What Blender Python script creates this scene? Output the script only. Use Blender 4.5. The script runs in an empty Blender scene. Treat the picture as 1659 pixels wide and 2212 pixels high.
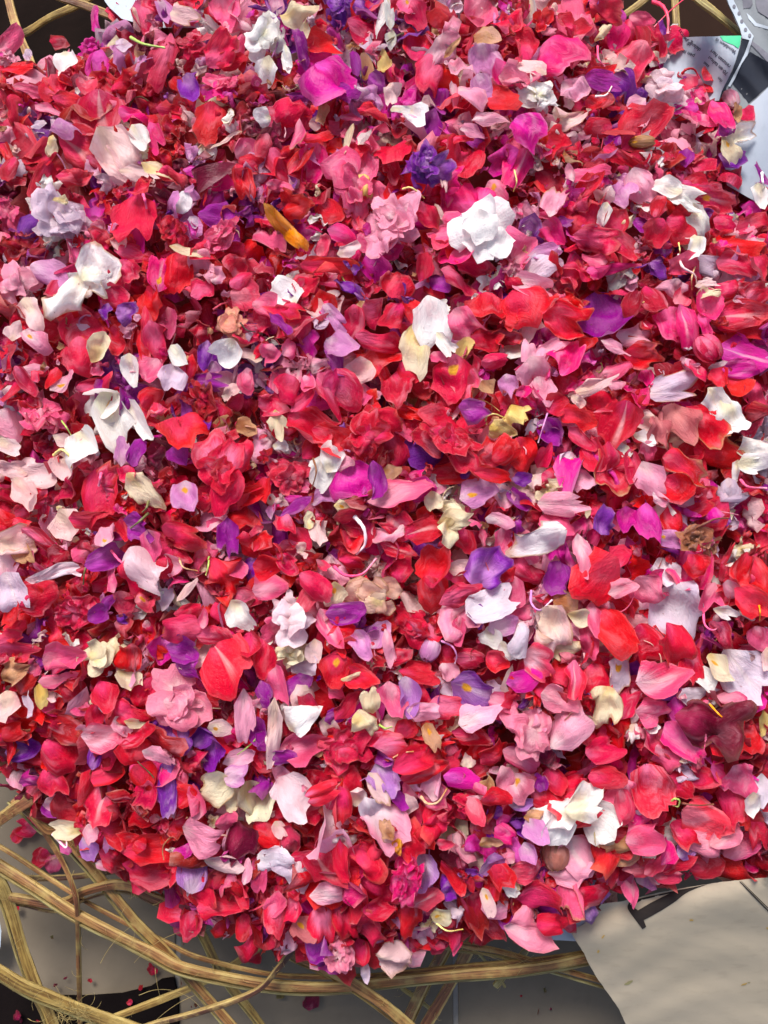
import bpy, bmesh, math, random
import numpy as np
from mathutils import Vector, Matrix, geometry
from math import radians, sin, cos, pi

random.seed(7)
RNG = np.random.default_rng(11)
scene = bpy.context.scene
COL = scene.collection

# ------------------------------------------------------------------ camera
TILT = radians(8.0)
CAM = Vector((0.0, -0.09, 0.66))
VFOV = radians(57.7)
cam_data = bpy.data.cameras.new("camera")
cam = bpy.data.objects.new("camera", cam_data)
COL.objects.link(cam)
cam.location = CAM
cam.rotation_euler = (TILT, 0, 0)
cam_data.sensor_fit = 'VERTICAL'
cam_data.angle = VFOV
cam_data.clip_start = 0.01
cam_data.clip_end = 50
cam_data.dof.use_dof = True
cam_data.dof.focus_distance = 0.50
cam_data.dof.aperture_fstop = 20.0
scene.camera = cam

# ------------------------------------------------------------------ world, sun, exposure
SUN_EL, SUN_ROT = radians(50), radians(-18)      # high, from the far side of the heap, a little left
world = bpy.data.worlds.new("World")
scene.world = world
world.use_nodes = True
wn = world.node_tree
wn.nodes.clear()
wo = wn.nodes.new('ShaderNodeOutputWorld')
wb = wn.nodes.new('ShaderNodeBackground')
sky = wn.nodes.new('ShaderNodeTexSky')
sky.sky_type = 'NISHITA'
sky.sun_disc = False
sky.sun_elevation = SUN_EL
sky.sun_rotation = SUN_ROT
sky.dust_density = 4.0
sky.air_density = 1.0
sky.ozone_density = 1.0
wb.inputs['Strength'].default_value = 0.080
wn.links.new(sky.outputs[0], wb.inputs['Color'])
wn.links.new(wb.outputs[0], wo.inputs[0])
sl = bpy.data.lights.new("sun", 'SUN')
sl.energy = 2.0
sl.angle = radians(22)
sl.color = (1.0, 0.965, 0.93)
sun = bpy.data.objects.new("sun", sl)
COL.objects.link(sun)
# direction to the sun; sky rotation is measured from +Y clockwise
sd = Vector((sin(SUN_ROT) * cos(SUN_EL), cos(SUN_ROT) * cos(SUN_EL), sin(SUN_EL)))
sun.rotation_euler = sd.to_track_quat('Z', 'Y').to_euler()
sun.location = sd * 3
scene.view_settings.view_transform = 'Standard'
scene.view_settings.look = 'None'
scene.view_settings.exposure = 1.28
scene.view_settings.gamma = 1.0
try:
    scene.cycles.max_bounces = 12
    scene.cycles.diffuse_bounces = 7
    scene.cycles.transmission_bounces = 6
except Exception:
    pass

# ------------------------------------------------------------------ mapping of the frame to the place
TV = math.tan(VFOV / 2)
TH = TV * 0.75
CT, ST = cos(TILT), sin(TILT)

def at(px, py, z):
    """point of height z seen at (px, py) on a 1659 x 2212 frame (numpy friendly)"""
    cx = (px / 1659.0 - 0.5) * 2 * TH
    cy = (0.5 - py / 2212.0) * 2 * TV
    dx, dy, dz = cx, cy * CT + ST, cy * ST - CT
    t = (z - CAM.z) / dz
    return CAM.x + t * dx, CAM.y + t * dy, z

BOUND = [(-260, 60), (-60, 90), (0, 112), (70, 128), (150, 118), (200, 80), (235, 40), (262, 10), (300, -60),
         (700, -230), (1330, -60), (1352, 10), (1370, 45), (1440, 62), (1478, 120), (1520, 180), (1575, 200), (1625, 240), (1652, 318),
         (1690, 400), (1900, 520), (1900, 1850), (1700, 1876), (1600, 1896), (1490, 1912), (1385, 1936), (1250, 1982),
         (1180, 2010), (1090, 2025), (940, 2035), (870, 2085), (780, 2105), (700, 2095), (640, 2050), (560, 2015),
         (440, 2000), (400, 1960), (330, 1935), (260, 1890), (210, 1862), (150, 1800), (90, 1748), (40, 1705),
         (0, 1685), (-260, 1600)]
BW = np.array([at(x, y, 0.14)[:2] for x, y in BOUND])

def signed_dist(P):
    """distance inside the heap outline (negative outside); P is (n,2)"""
    P = np.atleast_2d(P)
    inside = np.zeros(len(P), bool)
    dmin = np.full(len(P), 1e9)
    n = len(BW)
    for i in range(n):
        a, b = BW[i], BW[(i + 1) % n]
        ab = b - a
        t = np.clip(((P - a) @ ab) / (ab @ ab), 0, 1)
        dmin = np.minimum(dmin, np.hypot(*(P - a - t[:, None] * ab).T))
        cond = (a[1] > P[:, 1]) != (b[1] > P[:, 1])
        xi = (b[0] - a[0]) * (P[:, 1] - a[1]) / (b[1] - a[1] + 1e-12) + a[0]
        inside ^= cond & (P[:, 0] < xi)
    return np.where(inside, dmin, -dmin)

def hfun(P):
    P = np.atleast_2d(P)
    d = np.maximum(signed_dist(P), 0)
    x, y = P[:, 0], P[:, 1]
    h = 0.118 + 0.042 * (1 - np.exp(-d / 0.045))
    h += 0.0042 * np.sin(x * 47 + 1.3) * np.cos(y * 39 + .4) + 0.0032 * np.sin(x * 83 + y * 61 + 2) + 0.0022 * np.sin(x * 131 - y * 117)
    return h

def on_heap(px, py, dz=0.0):
    z = 0.155
    for _ in range(5):
        x, y, _z = at(px, py, z)
        z = float(hfun(np.array([[x, y]]))[0]) + dz
    x, y, _z = at(px, py, z)
    return x, y, z

# ------------------------------------------------------------------ colours (display values -> linear reflectance)
def lin(c, k=1.0):
    out = []
    for v in c:
        v = v / 255.0
        out.append(min(0.93, k * ((v / 12.92) if v <= .04045 else ((v + .055) / 1.055) ** 2.4)))
    return tuple(out)

# code: (word, outer colour, throat colour)
PAL = {
 'cr': ('crimson', (208, 0, 52), (230, 50, 108)), 'sc': ('scarlet', (224, 0, 30), (238, 50, 90)),
 'dr': ('dark red', (172, 0, 32), (196, 18, 66)), 'ro': ('rose red', (214, 8, 74), (236, 96, 140)),
 'rr': ('bright rose red', (226, 2, 64), (244, 120, 162)), 'hp': ('hot pink', (238, 14, 122), (244, 100, 168)),
 'ma': ('magenta', (214, 0, 150), (228, 84, 192)), 'pu': ('purple', (156, 8, 148), (180, 70, 175)),
 'vi': ('violet', (128, 26, 164), (188, 126, 204)), 'vl': ('light violet', (178, 116, 194), (218, 190, 218)),
 'li': ('lilac', (206, 132, 190), (230, 194, 216)), 'la': ('lavender', (220, 200, 220), (236, 216, 224)),
 'lp': ('pale lavender', (214, 200, 220), (228, 216, 226)), 'lw': ('lavender white', (232, 220, 234), (240, 232, 236)),
 'pp': ('pale pink', (246, 164, 192), (250, 210, 216)), 'pk': ('pink', (236, 86, 136), (244, 156, 180)),
 'pq': ('light pink', (242, 138, 168), (248, 194, 202)), 'pw': ('pinkish white', (246, 218, 226), (246, 206, 210)),
 'rp': ('rose pink', (232, 62, 110), (246, 190, 205)), 'cq': ('coral pink', (236, 52, 80), (240, 120, 140)),
 'sa': ('salmon', (230, 58, 96), (242, 140, 158)), 'du': ('dusty pink', (196, 108, 112), (214, 140, 138)),
 'bl': ('blush', (244, 204, 204), (246, 220, 198)), 'bc': ('peach', (246, 200, 178), (248, 220, 160)),
 'bk': ('peach pink', (236, 156, 140), (242, 200, 150)), 'bb': ('browned pink', (190, 118, 104), (150, 100, 60)),
 'wh': ('white', (248, 246, 242), (246, 240, 206)), 'wk': ('bright white', (252, 250, 252), (250, 240, 238)),
 'ce': ('cream', (242, 230, 196), (236, 214, 150)), 'ye': ('yellowish', (230, 208, 130), (222, 190, 100)),
 'ta': ('tan', (206, 160, 120), (180, 120, 70)), 'tb': ('tan brown', (180, 120, 84), (120, 70, 40)),
 'or': ('orange', (244, 156, 6), (246, 186, 16)), 'mn': ('maroon', (116, 4, 48), (160, 30, 80)),
 'gr': ('pale green', (170, 196, 96), (190, 206, 120)), 'dg': ('olive green', (110, 104, 62), (120, 110, 70)),
 'dk': ('dark brown', (52, 34, 30), (60, 40, 34)), 'br': ('brown', (120, 66, 40), (130, 80, 50)),
}
def pal(code):
    w, a, b = PAL[code]
    return np.array(lin(a)), np.array(lin(b))
def jit(c, s=0.10):
    return np.clip(c * (1 + RNG.normal(0, s)) + RNG.normal(0, .006, 3), 0.0006, .93)

# ------------------------------------------------------------------ materials
def new_mat(name):
    m = bpy.data.materials.new(name)
    m.use_nodes = True
    nt = m.node_tree
    nt.nodes.clear()
    return m, nt
def N(nt, typ, **kw):
    n = nt.nodes.new(typ)
    for k, v in kw.items():
        setattr(n, k, v)
    return n
def link(nt, a, b): nt.links.new(a, b)
def math_n(nt, op, a, b=None, c=None, clamp=False):
    n = N(nt, 'ShaderNodeMath', operation=op)
    n.use_clamp = clamp
    for i, v in enumerate((a, b, c)):
        if v is None: continue
        if isinstance(v, (int, float)): n.inputs[i].default_value = v
        else: link(nt, v, n.inputs[i])
    return n.outputs[0]
def mixc(nt, fac, a, b, mode='MIX'):
    n = N(nt, 'ShaderNodeMix', data_type='RGBA', blend_type=mode)
    for i, v in ((0, fac), (6, a), (7, b)):
        if isinstance(v, (int, float)): n.inputs[i].default_value = v
        elif isinstance(v, tuple): n.inputs[i].default_value = (*v, 1.0) if len(v) == 3 else v
        else: link(nt, v, n.inputs[i])
    return n.outputs[2]
def sstep(nt, v, lo, hi, a=0.0, b=1.0):
    n = N(nt, 'ShaderNodeMapRange', interpolation_type='SMOOTHSTEP')
    link(nt, v, n.inputs[0])
    for i, x in enumerate((lo, hi, a, b)): n.inputs[i + 1].default_value = x
    return n.outputs[0]
def noise(nt, vec, scale, detail=3, rough=.55, dim='3D'):
    n = N(nt, 'ShaderNodeTexNoise', noise_dimensions=dim)
    n.inputs['Scale'].default_value = scale
    n.inputs['Detail'].default_value = detail
    n.inputs['Roughness'].default_value = rough
    link(nt, vec, n.inputs['Vector'])
    return n.outputs[0]

def petal_material(name, src):
    m, nt = new_mat(name)
    def A(nm):
        return N(nt, 'ShaderNodeAttribute', attribute_type=src, attribute_name=nm)
    tint, base, par, sed = A('tint').outputs['Color'], A('base').outputs['Color'], A('par'), A('sed')
    ps = N(nt, 'ShaderNodeSeparateColor'); link(nt, par.outputs['Color'], ps.inputs[0])
    eye, streak, brown = ps.outputs[0], ps.outputs[1], ps.outputs[2]
    uv = N(nt, 'ShaderNodeUVMap', uv_map='uv')
    su = N(nt, 'ShaderNodeSeparateXYZ'); link(nt, uv.outputs[0], su.inputs[0])
    u, v = su.outputs[0], su.outputs[1]
    ss = N(nt, 'ShaderNodeSeparateColor'); link(nt, sed.outputs['Color'], ss.inputs[0])
    seed, amt = ss.outputs[0], ss.outputs[1]
    s50 = math_n(nt, 'MULTIPLY', seed, 57.0)
    # surface coordinates (metres-ish): x across, y along
    ux = math_n(nt, 'MULTIPLY', math_n(nt, 'SUBTRACT', u, 0.5), v)
    cv = N(nt, 'ShaderNodeCombineXYZ'); link(nt, ux, cv.inputs[0]); link(nt, v, cv.inputs[1]); link(nt, s50, cv.inputs[2])
    # vein coordinates: fan from the throat
    vv = N(nt, 'ShaderNodeCombineXYZ')
    link(nt, math_n(nt, 'MULTIPLY', u, 27.0), vv.inputs[0]); link(nt, math_n(nt, 'MULTIPLY', v, 1.6), vv.inputs[1]); link(nt, s50, vv.inputs[2])
    vein = noise(nt, vv.outputs[0], 1.6, 3, .6)
    blot = noise(nt, cv.outputs[0], 3.0, 4, .6)
    blot2 = noise(nt, cv.outputs[0], 9.0, 4, .65)
    fine = noise(nt, cv.outputs[0], 42.0, 3, .6)
    edge_n = math_n(nt, 'ADD', v, math_n(nt, 'MULTIPLY', math_n(nt, 'SUBTRACT', blot2, .5), .30))
    thr = math_n(nt, 'ADD', v, math_n(nt, 'MULTIPLY', math_n(nt, 'SUBTRACT', vein, .5), .35))
    thr = math_n(nt, 'SUBTRACT', thr, math_n(nt, 'MULTIPLY', math_n(nt, 'POWER', math_n(nt, 'FRACT', math_n(nt, 'MULTIPLY', seed, 13.7)), 2.0), .42))
    c = mixc(nt, sstep(nt, thr, 0.05, 0.50), base, tint)
    # bruised, washed-out areas
    pale = mixc(nt, .50, base, (0.88, 0.60, 0.66))
    c = mixc(nt, math_n(nt, 'MULTIPLY', sstep(nt, blot, .47, .68), math_n(nt, 'MULTIPLY', amt, .62)), c, pale)
    deep = mixc(nt, 1.0, c, mixc(nt, .45, tint, (0.75, 0.55, 0.60)), 'MULTIPLY')
    zone = noise(nt, cv.outputs[0], 1.7, 2, .5)
    c = mixc(nt, sstep(nt, zone, .50, .72, 0, .55), c, deep)
    # pale midline streak
    mid = math_n(nt, 'ABSOLUTE', math_n(nt, 'SUBTRACT', u, .5))
    stf = math_n(nt, 'MULTIPLY', sstep(nt, mid, .015, .085, 1, 0), math_n(nt, 'MULTIPLY', streak, sstep(nt, v, .55, 1.0, 1, 0)))
    c = mixc(nt, math_n(nt, 'MULTIPLY', stf, .55), c, mixc(nt, .7, base, (0.9, 0.78, 0.74)))
    # veins darker, fine mottling
    dark = mixc(nt, 1.0, c, c, 'MULTIPLY')
    c = mixc(nt, sstep(nt, vein, .50, .80, 0, .24), c, dark)
    c = mixc(nt, sstep(nt, fine, .50, .75, 0, .12), c, pale)
    # eye
    ex = math_n(nt, 'MULTIPLY', math_n(nt, 'SUBTRACT', u, .5), 1.15)
    ey = math_n(nt, 'MULTIPLY', math_n(nt, 'SUBTRACT', v, .33), 1.9)
    er = math_n(nt, 'SQRT', math_n(nt, 'ADD', math_n(nt, 'MULTIPLY', ex, ex), math_n(nt, 'MULTIPLY', ey, ey)))
    er = math_n(nt, 'ADD', er, math_n(nt, 'MULTIPLY', math_n(nt, 'SUBTRACT', blot2, .5), .22))
    c = mixc(nt, math_n(nt, 'MULTIPLY', eye, sstep(nt, er, .13, .24, 1, 0)), c, (0.85, 0.42, 0.03))
    # browned rim and specks
    bf = math_n(nt, 'MULTIPLY', sstep(nt, edge_n, .86, 1.02), math_n(nt, 'ADD', math_n(nt, 'MULTIPLY', brown, .8), .05))
    c = mixc(nt, bf, c, (0.46, 0.24, 0.10))
    scuff = math_n(nt, 'MULTIPLY', sstep(nt, edge_n, .93, 1.06), math_n(nt, 'MULTIPLY', amt, .22))
    c = mixc(nt, scuff, c, (0.85, 0.60, 0.60))
    spk = noise(nt, cv.outputs[0], 24.0, 1, .5)
    c = mixc(nt, sstep(nt, spk, .76, .80, 0, .55), c, (0.20, 0.08, 0.04))
    # the underside of a petal is paler and duller than its face
    geo = N(nt, 'ShaderNodeNewGeometry')
    back = mixc(nt, .13, c, mixc(nt, .5, base, (0.80, 0.50, 0.55)))
    c2 = mixc(nt, geo.outputs['Backfacing'], c, back)
    bump = N(nt, 'ShaderNodeBump'); bump.inputs['Strength'].default_value = 0.8
    bump.inputs['Distance'].default_value = 0.0011
    hsum = math_n(nt, 'ADD', math_n(nt, 'MULTIPLY', vein, .55), math_n(nt, 'ADD', math_n(nt, 'MULTIPLY', blot2, 1.1), math_n(nt, 'MULTIPLY', fine, .25)))
    link(nt, hsum, bump.inputs['Height'])
    p = N(nt, 'ShaderNodeBsdfPrincipled')
    link(nt, c2, p.inputs['Base Color'])
    link(nt, sstep(nt, blot, .3, .75, .30, .52), p.inputs['Roughness'])
    p.inputs['Specular IOR Level'].default_value = .20
    link(nt, bump.outputs[0], p.inputs['Normal'])
    tr = N(nt, 'ShaderNodeBsdfTranslucent')
    tc = mixc(nt, .10, c2, (1, .8, .8))
    link(nt, tc, tr.inputs['Color'])
    link(nt, bump.outputs[0], tr.inputs['Normal'])
    mx = N(nt, 'ShaderNodeMixShader'); mx.inputs[0].default_value = .45
    link(nt, p.outputs[0], mx.inputs[1]); link(nt, tr.outputs[0], mx.inputs[2])
    o = N(nt, 'ShaderNodeOutputMaterial'); link(nt, mx.outputs[0], o.inputs[0])
    return m

M_PETAL = petal_material('petal_skin', 'OBJECT')
M_HEAP = petal_material('petal_skin_heap', 'GEOMETRY')

def simple(name, col, rough=.7, nscale=20, namt=.25, bumpd=.0005, col2=None, coord='Object', stretch=(1, 1, 1), spec=.3):
    m, nt = new_mat(name)
    tc = N(nt, 'ShaderNodeTexCoord')
    mp = N(nt, 'ShaderNodeMapping'); mp.inputs['Scale'].default_value = stretch
    link(nt, tc.outputs[coord], mp.inputs[0])
    n1 = noise(nt, mp.outputs[0], nscale, 6, .6)
    n2 = noise(nt, mp.outputs[0], nscale * 9, 3, .6)
    c = mixc(nt, sstep(nt, n1, .35, .7), col, col2 or tuple(v * (1 - namt) for v in col))
    c = mixc(nt, sstep(nt, n2, .5, .75, 0, .35), c, tuple(v * .72 for v in col))
    p = N(nt, 'ShaderNodeBsdfPrincipled'); link(nt, c, p.inputs['Base Color'])
    p.inputs['Roughness'].default_value = rough
    p.inputs['Specular IOR Level'].default_value = spec
    b = N(nt, 'ShaderNodeBump'); b.inputs['Distance'].default_value = bumpd; b.inputs['Strength'].default_value = .6
    link(nt, math_n(nt, 'ADD', n1, math_n(nt, 'MULTIPLY', n2, .4)), b.inputs['Height'])
    link(nt, b.outputs[0], p.inputs['Normal'])
    o = N(nt, 'ShaderNodeOutputMaterial'); link(nt, p.outputs[0], o.inputs[0])
    return m

def strip_material(name, light=1.0, edge=False):
    m, nt = new_mat(name)
    uv = N(nt, 'ShaderNodeUVMap', uv_map='uv')
    tint = N(nt, 'ShaderNodeAttribute', attribute_type='OBJECT', attribute_name='tint').outputs['Color']
    seed = N(nt, 'ShaderNodeAttribute', attribute_type='OBJECT', attribute_name='sed').outputs['Color']
    ad = N(nt, 'ShaderNodeVectorMath', operation='ADD'); link(nt, uv.outputs[0], ad.inputs[0]); link(nt, seed, ad.inputs[1])
    mp = N(nt, 'ShaderNodeMapping'); mp.inputs['Scale'].default_value = (26, 3.2, 1)
    link(nt, ad.outputs[0], mp.inputs[0])
    f1 = noise(nt, mp.outputs[0], 1.0, 4, .65)
    mp2 = N(nt, 'ShaderNodeMapping'); mp2.inputs['Scale'].default_value = (1.5, 5, 1)
    link(nt, ad.outputs[0], mp2.inputs[0])
    f2 = noise(nt, mp2.outputs[0], 1.0, 5, .6)
    su = N(nt, 'ShaderNodeSeparateXYZ'); link(nt, uv.outputs[0], su.inputs[0])
    c = mixc(nt, sstep(nt, f1, .38, .64), mixc(nt, 1.0, tint, (0.42, 0.33, 0.27), 'MULTIPLY'), tint)
    c = mixc(nt, sstep(nt, f2, .45, .7, 0, .7), c, (0.40, 0.29, 0.09) if not edge else (0.55, 0.45, 0.16))
    c = mixc(nt, sstep(nt, f2, .2, .36, .65, 0), c, (0.12, 0.055, 0.025))
    if edge:
        c = mixc(nt, .50, c, (0.50, 0.36, 0.12))
    p = N(nt, 'ShaderNodeBsdfPrincipled'); link(nt, c, p.inputs['Base Color'])
    p.inputs['Roughness'].default_value = .5
    p.inputs['Specular IOR Level'].default_value = .4
    b = N(nt, 'ShaderNodeBump'); b.inputs['Distance'].default_value = .0009; b.inputs['Strength'].default_value = .9
    link(nt, f1, b.inputs['Height']); link(nt, b.outputs[0], p.inputs['Normal'])
    o = N(nt, 'ShaderNodeOutputMaterial'); link(nt, p.outputs[0], o.inputs[0])
    return m
M_STRIP = strip_material('split_cane')
M_STRIP_E = strip_material('split_cane_edge', edge=True)

def stalk_material():
    m, nt = new_mat('stalk_skin')
    tint = N(nt, 'ShaderNodeAttribute', attribute_type='OBJECT', attribute_name='tint').outputs['Color']
    base = N(nt, 'ShaderNodeAttribute', attribute_type='OBJECT', attribute_name='base').outputs['Color']
    uv = N(nt, 'ShaderNodeUVMap', uv_map='uv')
    mp = N(nt, 'ShaderNodeMapping'); mp.inputs['Scale'].default_value = (6, 3, 1); link(nt, uv.outputs[0], mp.inputs[0])
    f = noise(nt, mp.outputs[0], 1.5, 4, .6)
    su = N(nt, 'ShaderNodeSeparateXYZ'); link(nt, uv.outputs[0], su.inputs[0])
    c = mixc(nt, sstep(nt, su.outputs[1], .55, 1.0), tint, base)
    c = mixc(nt, sstep(nt, f, .45, .7, 0, .5), c, mixc(nt, 1, c, (.6, .5, .4), 'MULTIPLY'))
    p = N(nt, 'ShaderNodeBsdfPrincipled'); link(nt, c, p.inputs['Base Color']); p.inputs['Roughness'].default_value = .42
    p.inputs['Subsurface Weight'].default_value = .15
    p.inputs['Subsurface Radius'].default_value = (.002, .001, .001)
    b = N(nt, 'ShaderNodeBump'); b.inputs['Distance'].default_value = .0004; link(nt, f, b.inputs['Height']); link(nt, b.outputs[0], p.inputs['Normal'])
    o = N(nt, 'ShaderNodeOutputMaterial'); link(nt, p.outputs[0], o.inputs[0])
    return m
M_STALK = stalk_material()

# ------------------------------------------------------------------ object helpers
def mesh_obj(name, verts, faces, mat, parent=None, uvs=None, smooth=True, mats=None, midx=None):
    me = bpy.data.meshes.new(name)
    me.from_pydata([tuple(v) for v in verts], [], [tuple(f) for f in faces])
    if uvs is not None:
        ul = me.uv_layers.new(name='uv')
        li = np.empty(len(me.loops), dtype=np.int32)
        me.loops.foreach_get('vertex_index', li)
        ul.data.foreach_set('uv', np.asarray(uvs, dtype=np.float32)[li].ravel())
    for mm in (mats or [mat]):
        me.materials.append(mm)
    if midx is not None:
        me.polygons.foreach_set('material_index', np.asarray(midx, dtype=np.int32))
    if smooth:
        me.polygons.foreach_set('use_smooth', np.ones(len(me.polygons), dtype=bool))
    me.update()
    o = bpy.data.objects.new(name, me)
    COL.objects.link(o)
    if parent is not None:
        o.parent = parent
    return o
def empty(name, loc):
    o = bpy.data.objects.new(name, None)
    o.empty_display_size = .01
    o.location = loc
    COL.objects.link(o)
    return o
def tag(o, label=None, cat=None, group=None, kind=None):
    if label: o['label'] = label
    if cat: o['category'] = cat
    if group: o['group'] = group
    if kind: o['kind'] = kind
    return o
def setcol(o, t, b, par=(0, 0, 0), seed=None, amt=.5):
    o['tint'] = [float(x) for x in t] + [1.0]
    o['base'] = [float(x) for x in b] + [1.0]
    o['par'] = [float(x) for x in par] + [1.0]
    o['sed'] = [float(RNG.random() if seed is None else seed), float(amt), 0.0, 1.0]

# ------------------------------------------------------------------ petal geometry
_F = {}
def grid_faces(nu, nv):
    k = (nu, nv)
    if k not in _F:
        f = []
        for j in range(nv - 1):
            for i in range(nu - 1):
                a = j * nu + i
                f.append((a, a + 1, a + 1 + nu, a + nu))
        _F[k] = np.array(f, dtype=np.int32)
    return _F[k]

def petal_verts(L, W, flags, rng, nu=13, nv=13, wild=1.0):
    """a sheet growing from its base at the origin along +Y, face up; returns (nu*nv, 3) verts and uvs"""
    A = rng.uniform(1.12, 1.34)
    a = np.linspace(-1, 1, nu)
    t = np.linspace(0.015, 1, nv) ** 0.85
    aa = a * A
    k = rng.uniform(.35, .62)
    R = np.cos(aa) ** k
    ph = rng.uniform(0, 6.28, 8)
    R = R * (1 + .08 * wild * np.sin(2 * aa + ph[0]) + .055 * np.sin(5 * aa + ph[1]) * wild + .03 * wild * np.sin(9 * aa + ph[2]) + rng.normal(0, .022 * wild, nu))
    if 'n' in flags: R = R * (1 - rng.uniform(.16, .24) * np.exp(-((a - rng.uniform(-.06, .06)) / .16) ** 2))
    elif rng.random() < .35: R = R * (1 - rng.uniform(.05, .14) * np.exp(-((a - rng.uniform(-.3, .3)) / .15) ** 2))
    if 'k' in flags or rng.random() < .12 * wild:      # torn bites
        for _ in range(rng.integers(1, 4)):
            R = R * (1 - rng.uniform(.08, .28) * np.exp(-((a - rng.uniform(-.8, .8)) / rng.uniform(.06, .14)) ** 2))
    x0 = R * np.sin(aa); y0 = R * np.cos(aa)
    x0 = x0 / (x0.max() - x0.min()); y0 = y0 / y0.max()
    Ag, Tg = np.meshgrid(aa, t)
    X = t[:, None] * x0[None, :] * W
    Y = t[:, None] * y0[None, :] * L
    X = X + rng.uniform(-.18, .18) * Y * (Y / L) * (W / L)
    S = max(L, W)
    Z = np.zeros_like(X)
    amp = .024 if 'k' not in flags else .058
    amp *= wild
    for i in range(4):
        kx, ky = rng.normal(0, 1, 2)
        kn = rng.uniform(5, 13) / (math.hypot(kx, ky) + 1e-6) / S
        Z += amp * S * np.sin(kn * (kx * X + ky * Y) + ph[i])
    if 'k' in flags:
        for i in range(3):
            kx, ky = rng.normal(0, 1, 2)
            kn = rng.uniform(4, 9) / (math.hypot(kx, ky) + 1e-6) / S
            Z += .085 * S * np.abs(np.sin(kn * (kx * X + ky * Y) + ph[4 + i])) 
    for i in range(rng.integers(1, 4)):          # sharp creases
        an = rng.normal(0, .6); cx_ = rng.uniform(-.25, .25) * W
        dd = np.abs((X - cx_) * cos(an) + (Y - .4 * L) * sin(an))
        Z += rng.choice([-1, 1]) * rng.uniform(.03, .075) * S * np.exp(-dd / (rng.uniform(.05, .11) * S)) * Tg
    ra = (.065 if 'w' in flags else (.05 if 'k' in flags else .018)) * rng.uniform(.7, 1.3)
    Z += ra * S * Tg ** 2.6 * np.sin(rng.uniform(3.5, 6.5) * Ag + ph[7]) + ra * .5 * S * Tg ** 4 * np.sin(rng.uniform(8, 12) * Ag + ph[6])
    # shallow radial pleats
    Z += .013 * S * Tg * np.sin(Ag * rng.uniform(9, 15) + ph[5]) + .006 * S * np.sin(rng.uniform(14, 22) * Y / L + ph[3] + 2 * Ag)
    cu = rng.uniform(-.25, .45)
    if 'c' in flags: cu = rng.uniform(1.1, 1.7)
    if 'd' in flags: cu = -rng.uniform(.45, .9)
    if 'f' in flags:
        Z += rng.choice([-1, 1]) * rng.uniform(.30, .55) * np.sqrt(X ** 2 + (.03 * S) ** 2)
        cu += rng.choice([-.5, .5])
    Wc = max(W, .55 * L)
    Z += cu * X ** 2 / Wc * 1.1
    # one side turned over on itself
    if rng.random() < .34 * wild:
        sc_ = rng.uniform(1.0, 2.6) * rng.choice([-1, 1]); sd_ = rng.choice([-1, 1]); st_ = rng.uniform(.15, .6)
        hw = W * .5
        q = np.linspace(0, 1.3, 50)
        thx = sc_ * np.clip((q - st_) / (1 - st_), 0, 2) ** 1.5
        cX = np.concatenate([[0], np.cumsum((np.cos(thx[1:]) + np.cos(thx[:-1])) / 2 * np.diff(q))]) * hw
        cZx = np.concatenate([[0], np.cumsum((np.sin(thx[1:]) + np.sin(thx[:-1])) / 2 * np.diff(q))]) * hw
        xs_ = X * sd_ / hw
        pos = xs_ > 0
        tq_ = np.interp(np.abs(xs_), q, thx)
        nX = np.interp(np.abs(xs_), q, cX) - Z * np.sin(tq_)
        nZ = np.interp(np.abs(xs_), q, cZx) + Z * np.cos(tq_)
        X = np.where(pos, nX * sd_, X); Z = np.where(pos, nZ, Z)
    # roll one side or the tip over
    roll = rng.uniform(-.5, .5)
    if 'c' in flags: roll = rng.uniform(.3, 1.0)
    if 'd' in flags: roll = -rng.uniform(.3, .9)
    tip = rng.uniform(-.4, .4) if rng.random() > .22 * wild else rng.choice([-1, 1]) * rng.uniform(1.0, 2.2)
    if 'r' in flags: tip = 2.6
    s = np.linspace(0, 1.02, 40) * L
    th = roll * (s / L) + tip * (s / L) ** 4 - roll * .5
    dY, dZ = np.cos(th), np.sin(th)
    cY = np.concatenate([[0], np.cumsum((dY[1:] + dY[:-1]) / 2 * np.diff(s))])
    cZ = np.concatenate([[0], np.cumsum((dZ[1:] + dZ[:-1]) / 2 * np.diff(s))])
    Yc = np.clip(Y, 0, s[-1])
    TH_ = np.interp(Yc, s, th)
    YY = np.interp(Yc, s, cY) - Z * np.sin(TH_)
    ZZ = np.interp(Yc, s, cZ) + Z * np.cos(TH_)
    V = np.stack([X.ravel(), YY.ravel(), ZZ.ravel()], 1)
    uv = np.stack([(Ag / A * .5 + .5).ravel(), Tg.ravel()], 1)
    return V, uv

def rot_from(yaw, pitch, roll):
    """local Y -> image direction yaw (0 = right, 90 = up); pitch lifts the tip; roll banks it"""
    return (Matrix.Rotation(yaw - pi / 2, 3, 'Z') @ Matrix.Rotation(pitch, 3, 'X') @ Matrix.Rotation(roll, 3, 'Y'))

def par_of(flags):
    return (1.0 if 'e' in flags else 0.0, 1.0 if 's' in flags else 0.0, 1.0 if 'b' in flags else (.25 if 'k' in flags else 0.0))

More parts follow.
